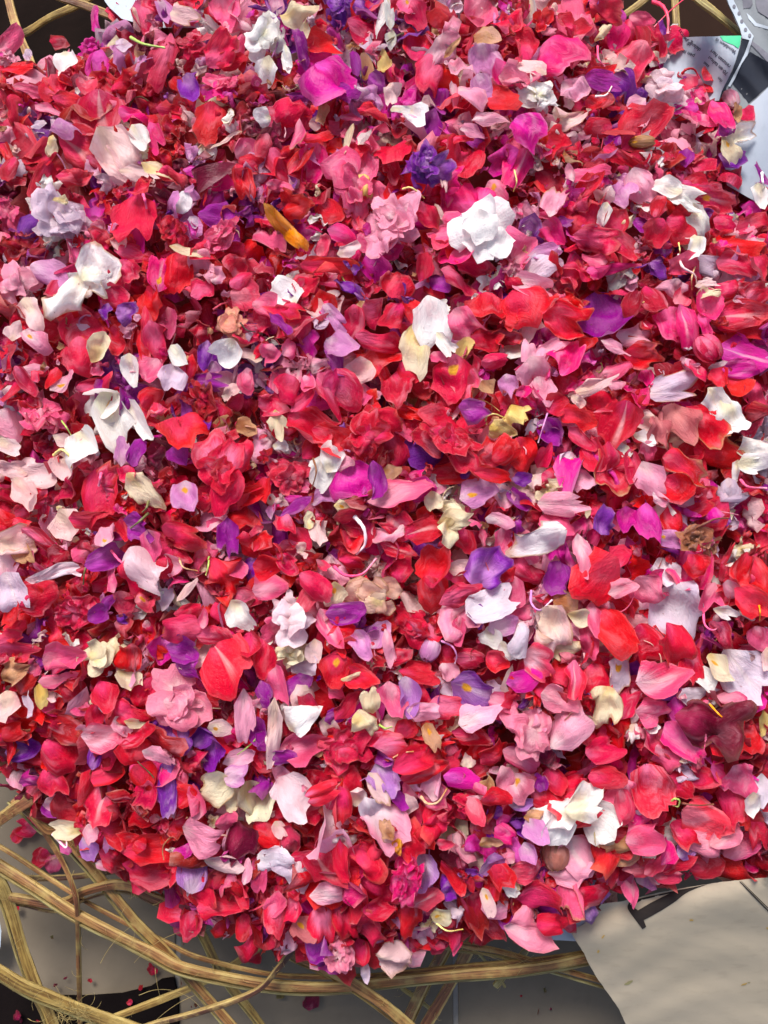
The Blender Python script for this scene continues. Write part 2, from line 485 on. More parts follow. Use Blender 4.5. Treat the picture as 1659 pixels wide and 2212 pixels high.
def make_petal(L, W, flags, code, M, loc, parent=None, name='petal', origin=(0, 0, 0), nu=13, nv=13, jitter=.08, wild=1.0):
    V, uv = petal_verts(L, W, flags, RNG, nu, nv, wild=wild)
    V = V - np.array([0, L * .5, 0]) if parent is None or origin == 'centre' else V
    Mn = np.array(M)
    V = V @ Mn.T
    if parent is not None:
        V = V + np.array(loc)
    V = V.astype(float)
    o = mesh_obj(name, V, grid_faces(nu, nv), M_PETAL, parent, uv)
    if parent is None: o.location = loc
    t, b = pal(code)
    setcol(o, jit(t, jitter), jit(b, .06), par_of(flags), amt=float(RNG.uniform(.1, .9)))
    return o
DATA = """
@0 0
P 1470 110 280 210 -70 pk ^w|big lilac pink petal~with a ruffled edge near the top
F|drooping lilac flower~on a pale green stalk near the top left corner
+ 760 230 240 220 150 li c
+ 810 390 230 160 -85 li w
+ 800 300 120 110 -100 la w
S gr 26 850,245 930,285 1070,310|pale green stalk~sticking out of the drooping lilac flower
R 1250 290 260 ro k|dusky rose double bloom~crumpled near the top edge left of centre
R 1110 70 330 ro k_|dusky rose bloom~at the top edge behind the yellowed petal
P 1200 85 200 110 -10 bl b^|yellowed blush petal~curling at the top edge
P 1070 70 210 100 -60 li f
P 960 130 300 200 -60 ro
P 1030 380 380 150 -110 ro f^
P 880 130 160 60 -80 bl f
P 640 130 200 80 100 ma f
P 630 420 240 140 -100 ma w
R 590 330 180 ma k
P 60 250 220 90 50 pk f
R 60 370 150 pp k
P 190 360 120 60 -60 la w
P 420 420 230 150 -80 wh f^|chalky white folded petal~by the dark gap near the top left
P 330 450 200 60 -80 mn f
P 130 450 260 110 0 sc w
P 200 590 260 70 -15 pk w
P 570 570 200 130 95 sa c
P 640 740 300 330 -90 cr sfn^|notched crimson petal pair~with a soft centre crease, upper left
P 880 600 260 200 30 ro k
P 1240 560 200 150 -70 vi w
P 1150 540 100 70 -60 sc c
R 1410 560 220 pk k
P 1420 580 180 130 -90 hp d
P 1430 350 250 200 45 ro k
P 1500 400 220 90 20 cr f
P 330 720 300 70 -30 pk f
P 470 660 260 130 -10 cr
P 400 800 270 150 -40 li f^|lilac folded petals~lying above the streaked scarlet petal
P 250 800 110 60 180 la w
F|scarlet petals round a cream heart~at the left of the upper rows
+ 510 970 290 260 -35 cr sn^
+ 260 1000 250 200 -130 cr c
+ 345 960 150 70 -100 ce k^
P 780 1020 400 260 -50 bl w|dusty pink fan petals~spread between crimson blooms
P 720 1060 300 120 -55 bl f
P 900 1130 260 110 -10 bl w
P 1020 1105 220 120 -15 ce nb^
P 900 900 250 100 -65 wh c^
P 1010 900 330 110 -65 hp f^|bright pink folded petal~beside the dark crimson swirl
P 860 760 160 100 0 hp k
R 1110 880 240 dr w|dark crimson swirled bloom~upper left
P 1340 800 290 210 -100 sc fc^|glossy scarlet curled petal~left of a cream scrap
P 1490 760 130 110 60 wh cb^
P 1470 920 240 70 30 bl fb^
P 1130 720 260 130 10 cr c
P 1580 960 180 130 60 pk f
P 1560 1180 260 130 -80 sc f
P 1420 1180 220 140 -30 hp f
P 1300 1090 300 80 10 ma f
P 40 1000 180 100 -60 sc c
P 60 1110 200 100 -110 cr
P 280 1190 320 130 -110 cr f
P 520 1170 260 160 0 cr k
R 390 1410 350 la k|lilac white double bloom~near the left edge in the upper rows
P 360 1490 300 120 -5 la c^
P 420 1310 160 60 5 ce k^
P 620 1400 180 120 -80 ma c
P 880 1420 330 280 -90 cr n^|broad crimson petal~with a pale pink tail on top
S pk 26 925,1250 940,1300 950,1350|pale pink tail~standing up on the broad crimson petal
P 850 1570 300 180 -90 ma w
P 1190 1320 150 110 50 wh w
R 1130 1520 200 cr k
R 1430 1530 240 pk k^|rumpled bright pink bloom~above the orange petal's left side
P 1450 1390 320 150 10 pu w
P 1100 1150 220 170 -20 cr k
P 1250 1440 90 70 -60 la c
R 60 1380 220 pk k
P 20 1560 170 100 -60 pk w
P 60 1540 250 180 -80 ro _
P 770 1575 110 100 100 bl c
P 870 1640 250 120 0 ro d
P 1210 1620 220 80 -10 ce b^
P 750 90 200 120 -45 ro c
P 90 700 170 110 -80 cr k
P 930 1240 180 100 20 cr k
P 1540 300 180 90 70 pk f
P 200 1560 260 120 -30 dr _
@1 0
R 60 250 290 wh k^|white double flower~in a white cluster at the top left of centre
P 60 460 200 140 -110 wh w
P 200 400 210 60 -80 wh f^
P 210 380 190 50 -75 wh f^
P 130 30 140 110 100 pp w
P 290 120 240 140 -10 ce k^|cream scrap of petals~at the top edge left of the violet flower
P 310 205 130 70 -110 ce
R 530 40 260 vi k^|deep violet flower~at the top edge
P 670 40 130 90 -70 vi w
P 830 110 260 60 -105 wh f^|pair of narrow white petals~near the top centre
P 865 90 200 60 95 wh f^
P 880 260 130 60 -90 wh c
P 720 200 270 180 -20 ro w^
P 430 300 260 170 -10 sc f
F|large magenta petals~with frilled pale edges, upper centre
+ 400 400 300 210 130 ma w
+ 500 510 330 230 -50 ma wf^
+ 560 610 260 150 -40 pu w^
+ 420 580 200 120 -100 ma wf
P 300 330 260 80 100 pu f
P 640 380 250 70 100 pu f^
P 705 430 170 140 90 ta c
P 825 400 190 90 95 ye c^|yellow cream upright petal~above the violet tinged petal
P 880 470 170 70 -90 sa c
P 720 630 210 160 -20 li sk^|violet and white curled petal~at the lower tip of the large magenta petals
S dk 16 675,420 680,500 695,580|short dark stalk~pointing at the violet and white curled petal
P 790 540 150 90 -40 pu f^
P 880 620 170 90 -80 bl k^
P 1030 760 190 120 -60 wh cf^|white hooked petal~right of the large magenta petals
P 940 710 140 60 0 wh f^
P 980 30 140 130 -90 pk e
P 1060 100 220 160 -60 ro c
P 1180 120 130 150 60 dr w
P 1430 90 280 240 -110 pk cn^|pale mauve pink petal~at the top edge right of centre
P 1230 50 220 130 0 la _
P 1500 245 190 160 -20 ta w
P 1250 220 200 150 80 pp k
P 1050 300 250 190 80 cr f
P 1130 490 260 230 -100 ro dn^|rosy heart shaped petal~upper centre
P 1270 310 170 40 50 ta f^
P 1310 450 180 150 0 pp k
P 1290 600 180 60 -75 pp c^
P 1400 650 230 130 -40 pp k
P 1480 420 230 180 -80 li k
P 1470 570 190 160 -70 li w
P 1600 640 250 190 0 sc d
P 1600 470 200 120 -60 hp w
P 1190 640 240 160 -60 pu w
P 1120 830 250 160 -110 pu c
R 1100 1090 270 vi k^|violet double flower~right of the crimson folded petals
P 210 760 300 190 10 ro d|dusty rose domed petal~left of centre in the upper rows
P 260 880 250 90 -100 pk fb^
P 390 880 230 80 10 sc f^
P 380 1070 300 180 -90 hp c
P 190 1110 340 190 -50 ro f
P 280 1030 250 100 60 sc f
P 40 760 130 130 -160 wh w
P 430 730 150 80 -100 ta w
P 620 760 160 60 0 pk w
P 770 780 240 130 -20 sc k
P 850 960 280 240 -130 cr f^|crimson folded petal~above the pink double bloom
P 640 1000 200 150 -30 cr
P 600 900 200 50 -110 ce f^
P 710 890 140 90 45 wh c^
P 890 1100 210 120 -80 cr c
R 640 1210 400 pk w^|pink double bloom~with a yellow withered scrap on it
P 700 1215 170 120 60 ye k^|yellow withered scrap~lying on the pink double bloom
R 890 1450 370 pp k^|pale pink crumpled bloom~left of the brightest white flower
P 480 1370 190 160 -60 sc d
P 200 1480 380 110 -42 or fk^|orange marigold petal~the only orange one in the heap
P 110 1560 300 150 -30 pk k_
P 440 1590 160 110 60 sa w
P 600 1620 170 90 10 bl w
P 560 1520 210 120 -10 hp d
P 1110 1420 210 150 -70 ro k
P 1320 1070 310 240 -100 cr f^|crimson petal with a pale rolled edge~right of the violet double flower
P 1215 1140 260 50 -90 bl f^
P 1310 900 220 70 10 cr f^
P 1590 1030 240 220 -160 ma c
P 1560 1240 180 150 -60 pk e^
F|hot pink flower under the brightest white flower~right of centre above the middle
+ 1330 1310 280 220 130 hp d
+ 1250 1480 260 200 190 pk w
+ 1290 1620 260 200 220 hp c
+ 1480 1280 230 190 70 hp d
F|brightest white flower~on a hot pink bloom right of centre
+ 1390 1400 230 220 130 wk d^
+ 1520 1390 230 220 60 wk d^
+ 1370 1530 230 210 200 wk d^
+ 1550 1540 240 220 -40 wk d^
+ 1440 1590 200 190 -100 wk w^
+ 1460 1470 210 210 -80 wk w^^
P 1400 850 190 90 10 pp f^
P 1500 790 200 90 0 pp k
P 160 1210 190 70 -10 pk k^
P 60 940 170 110 -100 sa w
P 260 1310 280 150 0 sc k
S ye 16 950,1225 1000,1215 1050,1245 1090,1285|yellow curled tendril~under the violet double flower
P 1190 1370 120 40 -60 bl f
P 1190 1570 180 120 -100 sa w
P 1280 1620 160 120 -45 sc c
P 860 1640 200 100 10 hp w
@2 0
P 110 90 210 110 -80 wh _
P 390 80 360 240 100 pk w^|bright pink ruffled petal~behind a small red pair near the top
F|small red petal pair~lying on the bright pink ruffled petal
+ 340 140 140 100 130 cr c^
+ 440 180 190 120 30 cr c^
+ 380 210 120 60 -90 cr f
P 310 370 330 300 -50 hp dn^|hot pink heart shaped petal~near the top right
P 80 270 270 180 100 cr c
P 600 70 230 150 -30 ro k
P 570 215 140 70 60 ce k^|small cream withered scrap~near the top right
S pk 20 555,300 560,380 600,430|thin pink stalk~right of the hot pink heart shaped petal
P 830 140 190 100 -10 pk k
P 700 240 210 150 -90 hp w
P 840 260 240 120 -80 dr f
P 1000 290 230 190 -60 ro k
P 970 180 110 80 90 vi w
P 1050 205 110 60 80 wh w
S sa 34 915,10 975,40 1010,110 1010,220|curved pink spur~arching over the top right gap
S sa 12 1120,-10 1020,75 920,175|thin straight stalk~crossing the curved pink spur
P 800 400 240 220 -130 sa k^|dusty salmon petal~left of the pale pink rose like bloom
P 790 530 250 130 -100 sa f
R 980 590 290 pw c^|pale pink rose like bloom~beside the printed newspaper
P 1000 480 230 90 15 pw f^
P 800 690 170 110 -140 pp w^
P 830 780 160 110 -120 pp w
P 560 480 250 110 10 sc c
P 590 530 280 130 -20 pu f
P 700 560 240 190 -60 vi c
S bl 18 540,625 610,615 650,555|blush curled stalk~on the violet petal near the top right
P 130 450 210 140 150 bl w
P 100 530 190 110 -160 pk w
R 170 630 240 wh k^|small white double bloom~under a pink petal near the top right
P 400 600 180 150 -40 pp k
P 570 690 210 130 -10 sc k
P 420 790 290 140 0 bl kb
P 1160 470 180 140 170 wh _
S dr 22 1100,480 1130,450 1180,450 1215,510|dark red arched stalk~over the white petal by the newspaper
P 1150 560 140 120 -90 sa c
P 1270 480 130 110 60 sc f
P 1290 570 170 140 0 sc d
F|hot pink flower~with a tiny cream centre, close to the newspaper
+ 1220 620 140 110 90 hp c
+ 1210 790 280 210 -70 hp sn^
+ 1340 740 280 110 -80 hp d^
+ 1130 690 160 120 160 ma w
+ 1205 662 45 45 0 ce k^
B 1420 640 160 110 95 pp |small pink bud~at the heap's edge by the light paper
P 1440 740 150 70 -90 ta k
P 1510 760 150 160 -60 ro f
P 1390 840 190 170 30 pu c
F|white torn flower~with orange spots beside the light newspaper
+ 1500 870 230 130 20 wh nb^
+ 1420 960 190 110 -50 ce e^
P 1430 1030 190 130 -20 vi k
P 870 820 370 200 40 cr f^
P 1080 870 270 240 -80 mn w
P 1130 1020 150 100 -100 pu f
B 845 920 170 90 0 ta e^|small peach bud~lying on crimson petals in the upper right
P 860 1010 250 90 10 dr
P 690 860 220 120 -10 sc c
P 550 830 200 130 170 cr d
P 90 880 250 220 -60 ma df^|bright magenta petal~in the upper middle right
P 60 1080 310 200 -110 hp sf
P 300 930 240 170 -20 cr fw
P 380 1040 170 120 0 ta k
S ye 14 15,1100 30,1180 10,1240|short yellow stalk~on the bright magenta petal
P 730 1030 310 120 -30 cr f
P 540 1000 230 110 10 cr c
P 490 1110 270 110 10 pk f^
P 385 1120 140 60 100 pp f^
P 960 1070 210 110 0 li _
P 500 1230 300 130 45 sc f
P 300 1310 280 160 60 pp fb^|pink petal with a folded brown edge~upper right
P 260 1180 250 160 -30 dr _
P 720 1250 340 200 -60 li w
P 820 1210 230 180 -70 pp w^|pale pink torn petal~on a lilac petal in the upper right
P 870 1340 210 170 -30 li _
P 590 1385 160 100 -110 wh f^
F|white trailing flower~with a green stalk, right of the lilac petal
+ 1000 1200 230 120 145 wh c^
+ 1090 1290 240 140 -20 wh k^
+ 1215 1430 310 140 -65 wh w^
+ 1190 1590 210 110 -100 wh w^
S gr 22 1075,1340 1130,1285 1180,1235|pale green stalk~lying on the white trailing flower
P 1230 1080 240 130 20 ro f
P 1190 1190 190 130 170 cr c
P 1310 1290 260 180 -10 cr es^|red petal with an orange streak~near the right edge
P 1430 1160 190 140 60 ro k
P 1620 1270 190 120 -80 wh w^
S wh 20 1620,1120 1625,1180 1640,1220|white stalk end~at the right edge of the picture
F|dark red flower~with three petals below the white trailing flower
+ 940 1340 130 90 80 cr f^
+ 930 1500 180 170 -120 cr c^
+ 1100 1460 220 200 -20 cr d^
P 850 1470 150 100 -60 pu _
P 670 1430 200 160 60 cr c
P 450 1480 340 240 -120 cr d|smooth dark red petal~upper right
P 260 1510 190 170 -60 hp c^
P 130 1380 210 170 100 pp f
P 340 1430 120 90 0 pu
P 1400 1440 190 120 -20 ro d
P 1560 1470 260 180 20 cr f
P 1460 1590 340 170 0 sc f^
P 980 1600 130 120 -80 pu s
S ye 12 1080,1575 1088,1620 1085,1660|tiny yellow stalk~under the dark red flower
P 560 1560 330 170 -20 ro k
P 700 1600 260 140 -30 cr f
P 220 1640 240 90 0 li w^
@0 1
R 110 200 280 pp c^|pale pink rounded bloom~cut by the left edge in the upper half
P 340 120 290 180 -20 li w
P 210 380 240 130 -60 bl w^
F|white crumpled flower~with browned edges near the left edge
+ 640 90 290 260 50 wh kb^
+ 620 200 190 130 -60 wh kb^
+ 470 240 260 180 -120 wh kb^
P 350 240 250 110 -100 ro
P 830 130 220 190 -60 ro k
P 740 260 210 150 -20 ro w
P 1040 110 230 130 80 hp se^
P 1170 110 260 160 -90 sc d^
P 1320 90 260 130 -40 pp k
P 1430 130 120 110 60 pp k
P 1550 60 170 120 60 cr c
P 1560 150 160 100 40 ro d
P 1600 270 210 180 -20 sa d
P 1220 260 230 100 -30 cr k
P 1340 230 200 150 40 ro k
P 990 300 210 190 -70 sc c^|scarlet cupped petal pair~left of the peach pink bud
P 930 500 340 110 -90 sc f^
P 1010 560 260 140 -75 ro f^
P 1100 430 210 110 -80 pk f
P 690 380 140 100 -110 vi k
P 830 370 160 120 0 vi k^
F|rose red petals~with a small orange eye on the left side
+ 550 490 310 260 80 ro e
+ 510 660 270 220 -90 ro d
P 645 590 190 110 60 ce c^|small cream petal~standing on the rose red petals
P 300 470 260 190 -20 cr k
P 420 400 200 140 60 sc _
P 80 480 140 110 90 bl w
P 220 560 210 90 -50 pp ef^
P 770 540 190 150 -60 cr c
R 1490 450 240 bk cb^|peach pink bud~with a dark twig beside it
S dk 14 1560,435 1600,480 1655,492|dark curled twig~by the peach pink bud
P 1480 640 210 180 -110 wh c^|white squared petal~under the peach pink bud
P 1335 640 190 100 -95 vi w^
P 1390 740 150 80 -60 li f
P 1350 820 340 110 -10 pu w
P 1155 640 190 80 -55 wh f^
P 1110 790 190 160 -100 la f^
S ta 12 1075,740 1045,820 1060,855|tan thread like stalk~on a lavender petal
P 970 760 210 170 -120 pk c
P 840 740 210 120 -90 wh f^
P 1230 720 170 70 80 sc f
P 60 660 220 160 -100 cr c
P 220 710 180 90 10 pp f
P 160 820 230 90 -60 ro f
P 330 790 160 110 -110 sc d
P 430 820 190 90 30 pp e^|slim pale pink petal~with a yellow base, left side
P 20 880 210 120 -80 li d
R 280 1040 270 pk w|rumpled light pink bloom~left of the big white flower
P 60 1100 220 190 -60 pp f
P 60 1220 190 110 -20 bl w
F|big white flower~with three smooth petals and yellow flecks, left side
+ 660 940 290 170 190 wh c^
+ 740 1030 350 240 -60 wh es^
+ 880 1060 370 120 -57 wh f^
P 560 1040 350 220 -80 ro _w
P 640 840 260 100 15 ro kw
P 970 920 180 130 60 sc d
P 990 1040 220 130 -30 cr f
P 1020 1000 120 80 20 pk k
P 560 1230 260 170 -50 wh c^|oval white petal~with a green stem below the big white flower
S gr 14 400,1070 430,1110 460,1160|thin green stem~of the oval white petal
P 410 1200 140 90 -30 bl c
F|two lobed violet petals~just under the big white flower
+ 800 1270 180 110 80 li w^
+ 895 1270 190 110 70 pu f^
P 1190 1150 280 240 -60 sc f^|vivid scarlet folded petal~left of centre
P 1400 1190 270 120 30 cr w
R 1330 950 260 dr k
R 1440 1390 400 rr c^|large rose red double bloom~with smooth rounded petals, left of centre
P 1610 1560 220 110 10 sc c
P 1170 1290 150 140 -60 pu f
P 1190 1550 190 150 -90 li e^|small lilac petal~with an orange eye under the large rose red double bloom
F|blush flower~cut by the left edge at mid height
+ 200 1430 290 220 -10 bl w^
+ 170 1540 260 140 -50 bl w^
+ 90 1380 200 110 170 bl w
P 420 1360 210 150 -70 bl c
S ye 24 350,1290 400,1255 450,1300 460,1370|yellow hooked stalk~on a blush petal at the left
P 450 1510 240 160 -100 ro k
P 620 1560 350 230 -90 cr nf^|crimson twin petal~with a pink tail at its top
S pk 28 658,1400 650,1440 640,1490|pink tail~at the top of the crimson twin petal
P 820 1420 130 120 -90 ro c
P 720 1430 160 150 30 cr k
P 945 1540 290 140 -50 ce b^|long cream petal~with a brown tinge, left of centre
S dg 22 962,1590 950,1630 925,1660|short olive twig~below the long cream petal
P 1615 810 170 120 -80 pk c^
P 1520 910 150 110 0 bl k
P 1440 1080 120 110 60 ye w
P 1600 1100 140 120 0 ta w
P 1350 1090 80 70 -90 vi c
P 1070 1105 120 60 30 li f
@1 1
P 200 230 240 190 120 wh w^|white fan petal~with a brown rim, above left of centre
P 240 370 170 110 -20 cr k
P 60 350 190 180 -30 pk c
P 160 430 190 80 -40 pu f^
P 280 440 170 100 30 sa f
F|lilac white flower~with two pale rounded upper petals, near the centre
+ 380 340 190 110 120 bl c
+ 520 330 170 110 70 bl c
+ 400 440 190 130 -70 la c^
+ 500 410 230 90 -60 li f^
+ 540 580 230 160 -40 li w^
P 340 590 240 190 -60 ma w
P 500 710 230 130 -60 pu w
P 640 460 270 160 -90 ro n
P 600 250 240 120 -30 vi k
P 460 80 320 140 0 sc k
P 780 90 250 180 -60 ma c
P 940 170 270 180 60 sc d|smooth scarlet petal~left of the tall white flower
P 1080 60 210 120 80 cr c
P 330 200 210 160 30 cr k
P 760 370 170 200 -20 ro w
P 880 400 240 130 -120 cr f^
P 800 540 340 150 0 ro nd
P 800 680 310 210 20 sc cw^|scarlet cupped petal~with a speckled rim near the centre
P 680 760 180 150 -130 bl w^|small blush petal~on the scarlet cupped petal
P 940 860 240 180 -80 cr d^
P 700 890 160 110 -70 pk f
P 840 800 210 90 -60 sc f
F|tall white flower~upright and overexposed, a little above the centre
+ 1160 420 340 200 -75 wk d^
+ 1200 330 130 100 60 wh c
+ 1010 600 340 190 -100 ce w^
+ 1230 560 190 100 -50 wh f^
P 1340 450 230 200 -60 pk w^|mauve pink veined petal~right of the tall white flower
P 1360 600 150 120 60 ye c
P 1180 660 160 110 -60 pk w
P 1000 360 190 130 100 sc f
P 1290 800 290 260 -90 rr ew^|rose red ragged petal~with a yellow dot under the tall white flower
P 1510 320 250 190 -100 sc d^|square scarlet petal~right of the tall white flower
P 1630 400 210 90 -80 sc f
P 1300 200 280 120 -30 ro k
P 1200 180 170 120 -60 pu f
P 1400 70 260 130 -10 ro k
P 1540 680 190 100 10 ro d
P 1500 860 130 110 -60 ta c
P 1420 990 210 100 -10 pu k^
P 1640 850 170 120 -80 li k
P 1600 1130 180 120 -20 ye k^|withered yellow blossom~with a curled stalk right of centre
S ye 18 1490,1090 1495,1040 1550,1025 1630,1060|yellow curled stalk~of the withered yellow blossom
P 1430 1130 110 40 0 sa f^
P 90 640 160 130 -120 pk k^
P 210 590 150 90 60 pk f
P 210 870 190 180 -90 ro d^
P 330 820 140 100 -70 pk f^
P 480 830 210 90 70 hp f
P 530 880 340 230 -50 ro w^|dusky rose petal~with wet looking bruises near the centre
P 130 820 170 90 100 pk w
P 320 930 240 100 40 ro f^
P 140 1100 190 110 -80 ce w^|cream frilled petal~beside crimson petals left of centre
P 170 1240 120 90 -10 wh c
P 360 1090 320 230 -30 cr d^
P 500 1170 260 160 -20 sc c^
P 350 1240 190 130 60 cr f
R 720 1170 330 cr k^|crimson double bloom~with pale ragged petal edges, at the centre
P 860 1090 170 120 100 cr f
P 940 1270 270 210 -50 ro d
P 960 1150 150 90 -40 pk f
R 1250 1200 420 cr k^|ragged crimson bloom~just right of the centre
P 1030 1020 260 110 -20 sc w^
P 1290 1410 320 140 0 sc d
F|white blossom~with a brown stalk, just left of the centre
+ 450 1400 250 190 -100 wh w^
+ 500 1320 180 150 60 wh w^
S br 16 370,1310 390,1400 360,1510|brown curved stalk~on the white blossom left of the centre
P 570 1340 130 110 -30 pp k
P 650 1460 240 210 -60 ma c^|magenta petals~just below the centre beside the white blossom
P 790 1480 270 110 -80 pu f^
P 700 1590 190 60 -90 ma f
F|bright scarlet flower~with three smooth petals right of the centre
+ 1500 1300 180 150 150 sc c^
+ 1620 1270 200 160 30 sc d^
+ 1540 1410 270 90 0 sc f^
P 930 1510 400 200 25 pk w^|long lilac pink petal~sweeping below the centre
P 1080 1530 190 110 20 ma f^
P 1150 1600 160 110 -80 ce k^
P 1260 1630 150 80 -20 ce k^
P 1450 1530 240 170 20 li e^|lilac petal~with an orange eye right of the centre
P 1610 1560 170 120 -70 pp w
R 220 1440 250 sa w
P 50 1520 200 150 -80 sc c
P 590 1620 150 100 0 ce e^|pale yellow petal~with an orange spot and a curved spur
P 260 1630 230 90 30 pu f
P 460 1590 200 110 10 li k
P 250 660 190 130 -60 cr _
P 980 760 170 110 -60 cr
P 1090 870 200 130 -40 dr _
P 1480 560 240 130 -10 cr k
@2 1
P 200 60 260 150 20 la w^|pale lavender torn petal~in the upper right
P 130 200 270 130 -25 pp f^|smooth pale pink petal~under the pale lavender torn petal
F|orange scarlet flower~with two round petals right of the tall white flower
+ 60 350 280 250 -70 sc d^
+ 250 310 160 90 50 sc c^
P 620 70 350 120 10 hp k
P 530 30 170 90 170 pk w
P 590 390 330 320 -80 pu w^|large purple petal~right of the centre in the upper half
P 780 320 190 120 -110 dr f^
P 910 270 210 140 -70 cr f
P 360 150 220 170 -50 ro k
P 350 460 310 210 -30 sc k^
P 830 510 290 150 0 pp w
P 670 600 220 90 -25 pp w^
P 690 720 210 110 20 pk f^
P 530 850 310 80 15 bl f^|pale trumpet shaped petal~with a frayed end, right of centre
P 650 830 190 90 10 pp k
F|pale pink blossom~with bright pink petals at its right, right of centre
+ 130 620 180 140 100 pp w
+ 240 620 250 110 30 pp w
+ 380 660 250 150 60 hp c^
+ 150 780 270 260 -70 pp w^
+ 200 880 190 180 -60 pp w
+ 80 870 130 70 30 hp c^
P 870 650 270 160 -10 sc kw^
P 780 840 240 100 -110 hp f
P 870 790 160 80 -90 hp c
P 830 930 160 130 -60 hp c
F|hot pink blossom~with a cream dried tip and a long curled stalk
+ 1050 430 230 240 -90 hp w
+ 1120 450 280 130 -80 hp s^
+ 1250 440 160 120 -60 hp w
+ 1110 270 170 110 40 sa c
+ 1270 310 210 180 -85 hp c^
+ 1270 180 160 60 0 bl d^
+ 1265 240 150 80 10 ce k^
S bl 22 1080,-10 1105,70 1180,120 1200,190|long curled pale stalk~of the hot pink blossom
S ta 14 1190,60 1165,140 1165,215|thin tan stalk~beside the long curled pale stalk
B 1270 600 200 180 -60 ro |round rosy bud~right of the hot pink blossom
F|crimson petals over magenta ones~at the right edge in the upper half
+ 1500 380 330 180 5 cr s^
+ 1500 480 310 110 -10 cr c
+ 1540 640 390 210 -20 ma ws
+ 1500 720 290 120 10 ma w
P 1410 200 200 160 10 cr d
P 1090 90 280 130 -10 ro k
P 1460 60 270 170 -20 ro f
P 1600 80 210 140 -60 cr c
P 1490 285 140 70 10 pp w
P 1200 740 180 140 -50 ro d
P 1440 850 190 170 -90 sc c
P 1560 930 240 180 -70 ro f
P 1550 1070 240 150 -80 ro c
P 1340 790 150 130 -60 sc c
P 1050 870 320 180 5 la wb^|pale lavender petal~with a yellow rim above the dusty pink crumpled bloom
F|dusty pink crumpled bloom~with scarlet blotches, near the right edge
+ 1040 1100 280 290 -90 du k^
+ 930 1150 240 140 -100 du k
+ 1260 1080 320 210 -45 sc b^
+ 1340 1290 310 260 -20 sc db
+ 1130 1390 320 120 -15 sc kb^
F|long white petals~between red blooms near the right edge
+ 1340 960 250 130 -50 wh f^
+ 1410 1060 280 140 -75 wh f^
F|white flower~with a short stalk at the right edge, mid height
+ 1570 1250 210 130 10 wh w^
+ 1570 1350 200 120 -5 wh w^
+ 1450 1400 150 50 -100 wh f
P 860 1190 160 100 -30 wh c
P 880 1270 150 120 -80 pk w
P 900 1460 250 170 -70 pp w^|long pale pink petal~left of the scarlet rumpled petals, right side
P 960 1560 120 90 -30 pp k
P 600 970 240 190 130 cr d
P 710 1110 310 220 -100 cr s^|large dark crimson petal~with a pale nick on the right side
P 650 1400 350 220 -80 cr fb^|tall crimson folded petal~standing in the right half
P 560 1290 220 150 -60 cr f
P 290 960 170 150 30 cr c
P 430 1050 220 150 -20 sc f^
P 450 1190 220 110 -50 ro f^
P 430 940 110 60 -40 bl k^
P 590 1008 120 30 0 sa f^
P 250 1140 200 150 -40 pu c
S li 14 230,1020 200,1110 170,1210|lilac thread like stalk~on a purple petal right of centre
P 50 1060 190 170 -70 ye k^
P 70 1300 240 210 -70 sc d
P 210 1290 180 100 60 ro f
P 370 1360 190 150 -120 la e^|lavender petal~with an orange eye right of the centre
P 440 1450 190 130 -60 pp w
P 70 1450 160 90 0 vi w^
P 160 1460 110 120 -60 bl w
P 330 1600 290 140 0 pp w^
P 270 1460 200 140 -30 cr k
P 40 1590 190 140 -30 pu c
P 790 1390 270 130 -80 ro f
P 1060 1510 190 170 -60 sc f
P 1230 1580 250 170 20 cr k
P 1250 1480 210 80 0 ma d
P 1420 1550 220 110 -80 la w
P 1570 1590 220 140 -20 ro w
S pk 22 1480,1450 1530,1495 1650,1505|pink stalk~below the white flower at the right edge
P 1000 760 190 130 -40 dr _
P 480 560 150 120 40 sc
@0 2
F|blush white petals~left of centre above the orange eyed blossom
+ 430 80 220 190 -60 bl w^
P 150 80 180 140 -20 sc d
P 280 200 280 110 -35 rr f^
F|cream and orange wilted flower~at the left edge just under mid height
+ 90 210 240 190 10 bl cb^
+ 150 270 200 110 -50 ta b
P 40 360 180 160 -60 pp w
F|lavender petal with a white eye~and scarlet petals beside it, left edge
+ 80 510 240 170 -70 la s^
+ 240 540 230 210 20 cr d
+ 70 640 190 110 -100 sc f
P 350 390 320 110 20 pw f^|long pale petal~lying level near the left edge
P 690 320 240 130 15 pu f^|violet pointed petal~beside the curved green stalk
S dg 18 600,280 550,380 540,470|curved green brown stalk~left of the violet pointed petal
F|pale pink spurred blossom~with an orange eye on the left side
+ 680 160 170 130 100 pp e^
S pk 20 720,250 780,320 850,355 920,350|curved pink spur~of the pale pink spurred blossom
P 910 90 210 160 -20 pu w^
S dg 22 960,10 905,60 845,105|olive twig~lying on a purple petal on the left side
P 600 40 280 130 0 cr k
P 800 110 160 110 -80 cr c
P 980 220 210 110 -80 pk f
P 870 440 260 180 -80 rr d^
P 1010 400 280 180 -70 pw k^|white and pink crumpled petal~left of centre, lower half
P 1130 330 190 130 -20 pp c
P 740 440 190 90 100 pk f^
P 790 590 150 170 -80 sa d
P 1200 170 270 150 -20 cr k
S ta 16 1160,300 1190,360 1280,382|tan curved stalk~on pink petals left of centre
S gr 16 1355,290 1350,350 1335,410|short green stalk~left of centre in the lower half
P 1210 500 190 50 55 bl f^
P 1480 170 240 130 -85 pu c^|bright purple oval petal~left of centre
P 1600 220 210 150 -80 sc d
P 1400 90 140 80 170 pk c
P 1440 430 300 200 -60 sc k
P 1600 570 190 130 -20 ro w
P 1520 360 170 120 -50 pk w
R 480 640 250 ro k|ragged rosy bloom~at the left in the lower half
P 640 670 150 110 30 pu c^
P 700 590 120 80 60 pu k
P 800 690 100 60 -30 vi k
P 970 580 180 120 0 sa ek^
P 1090 570 150 110 60 la c
P 1220 640 190 110 10 cr f
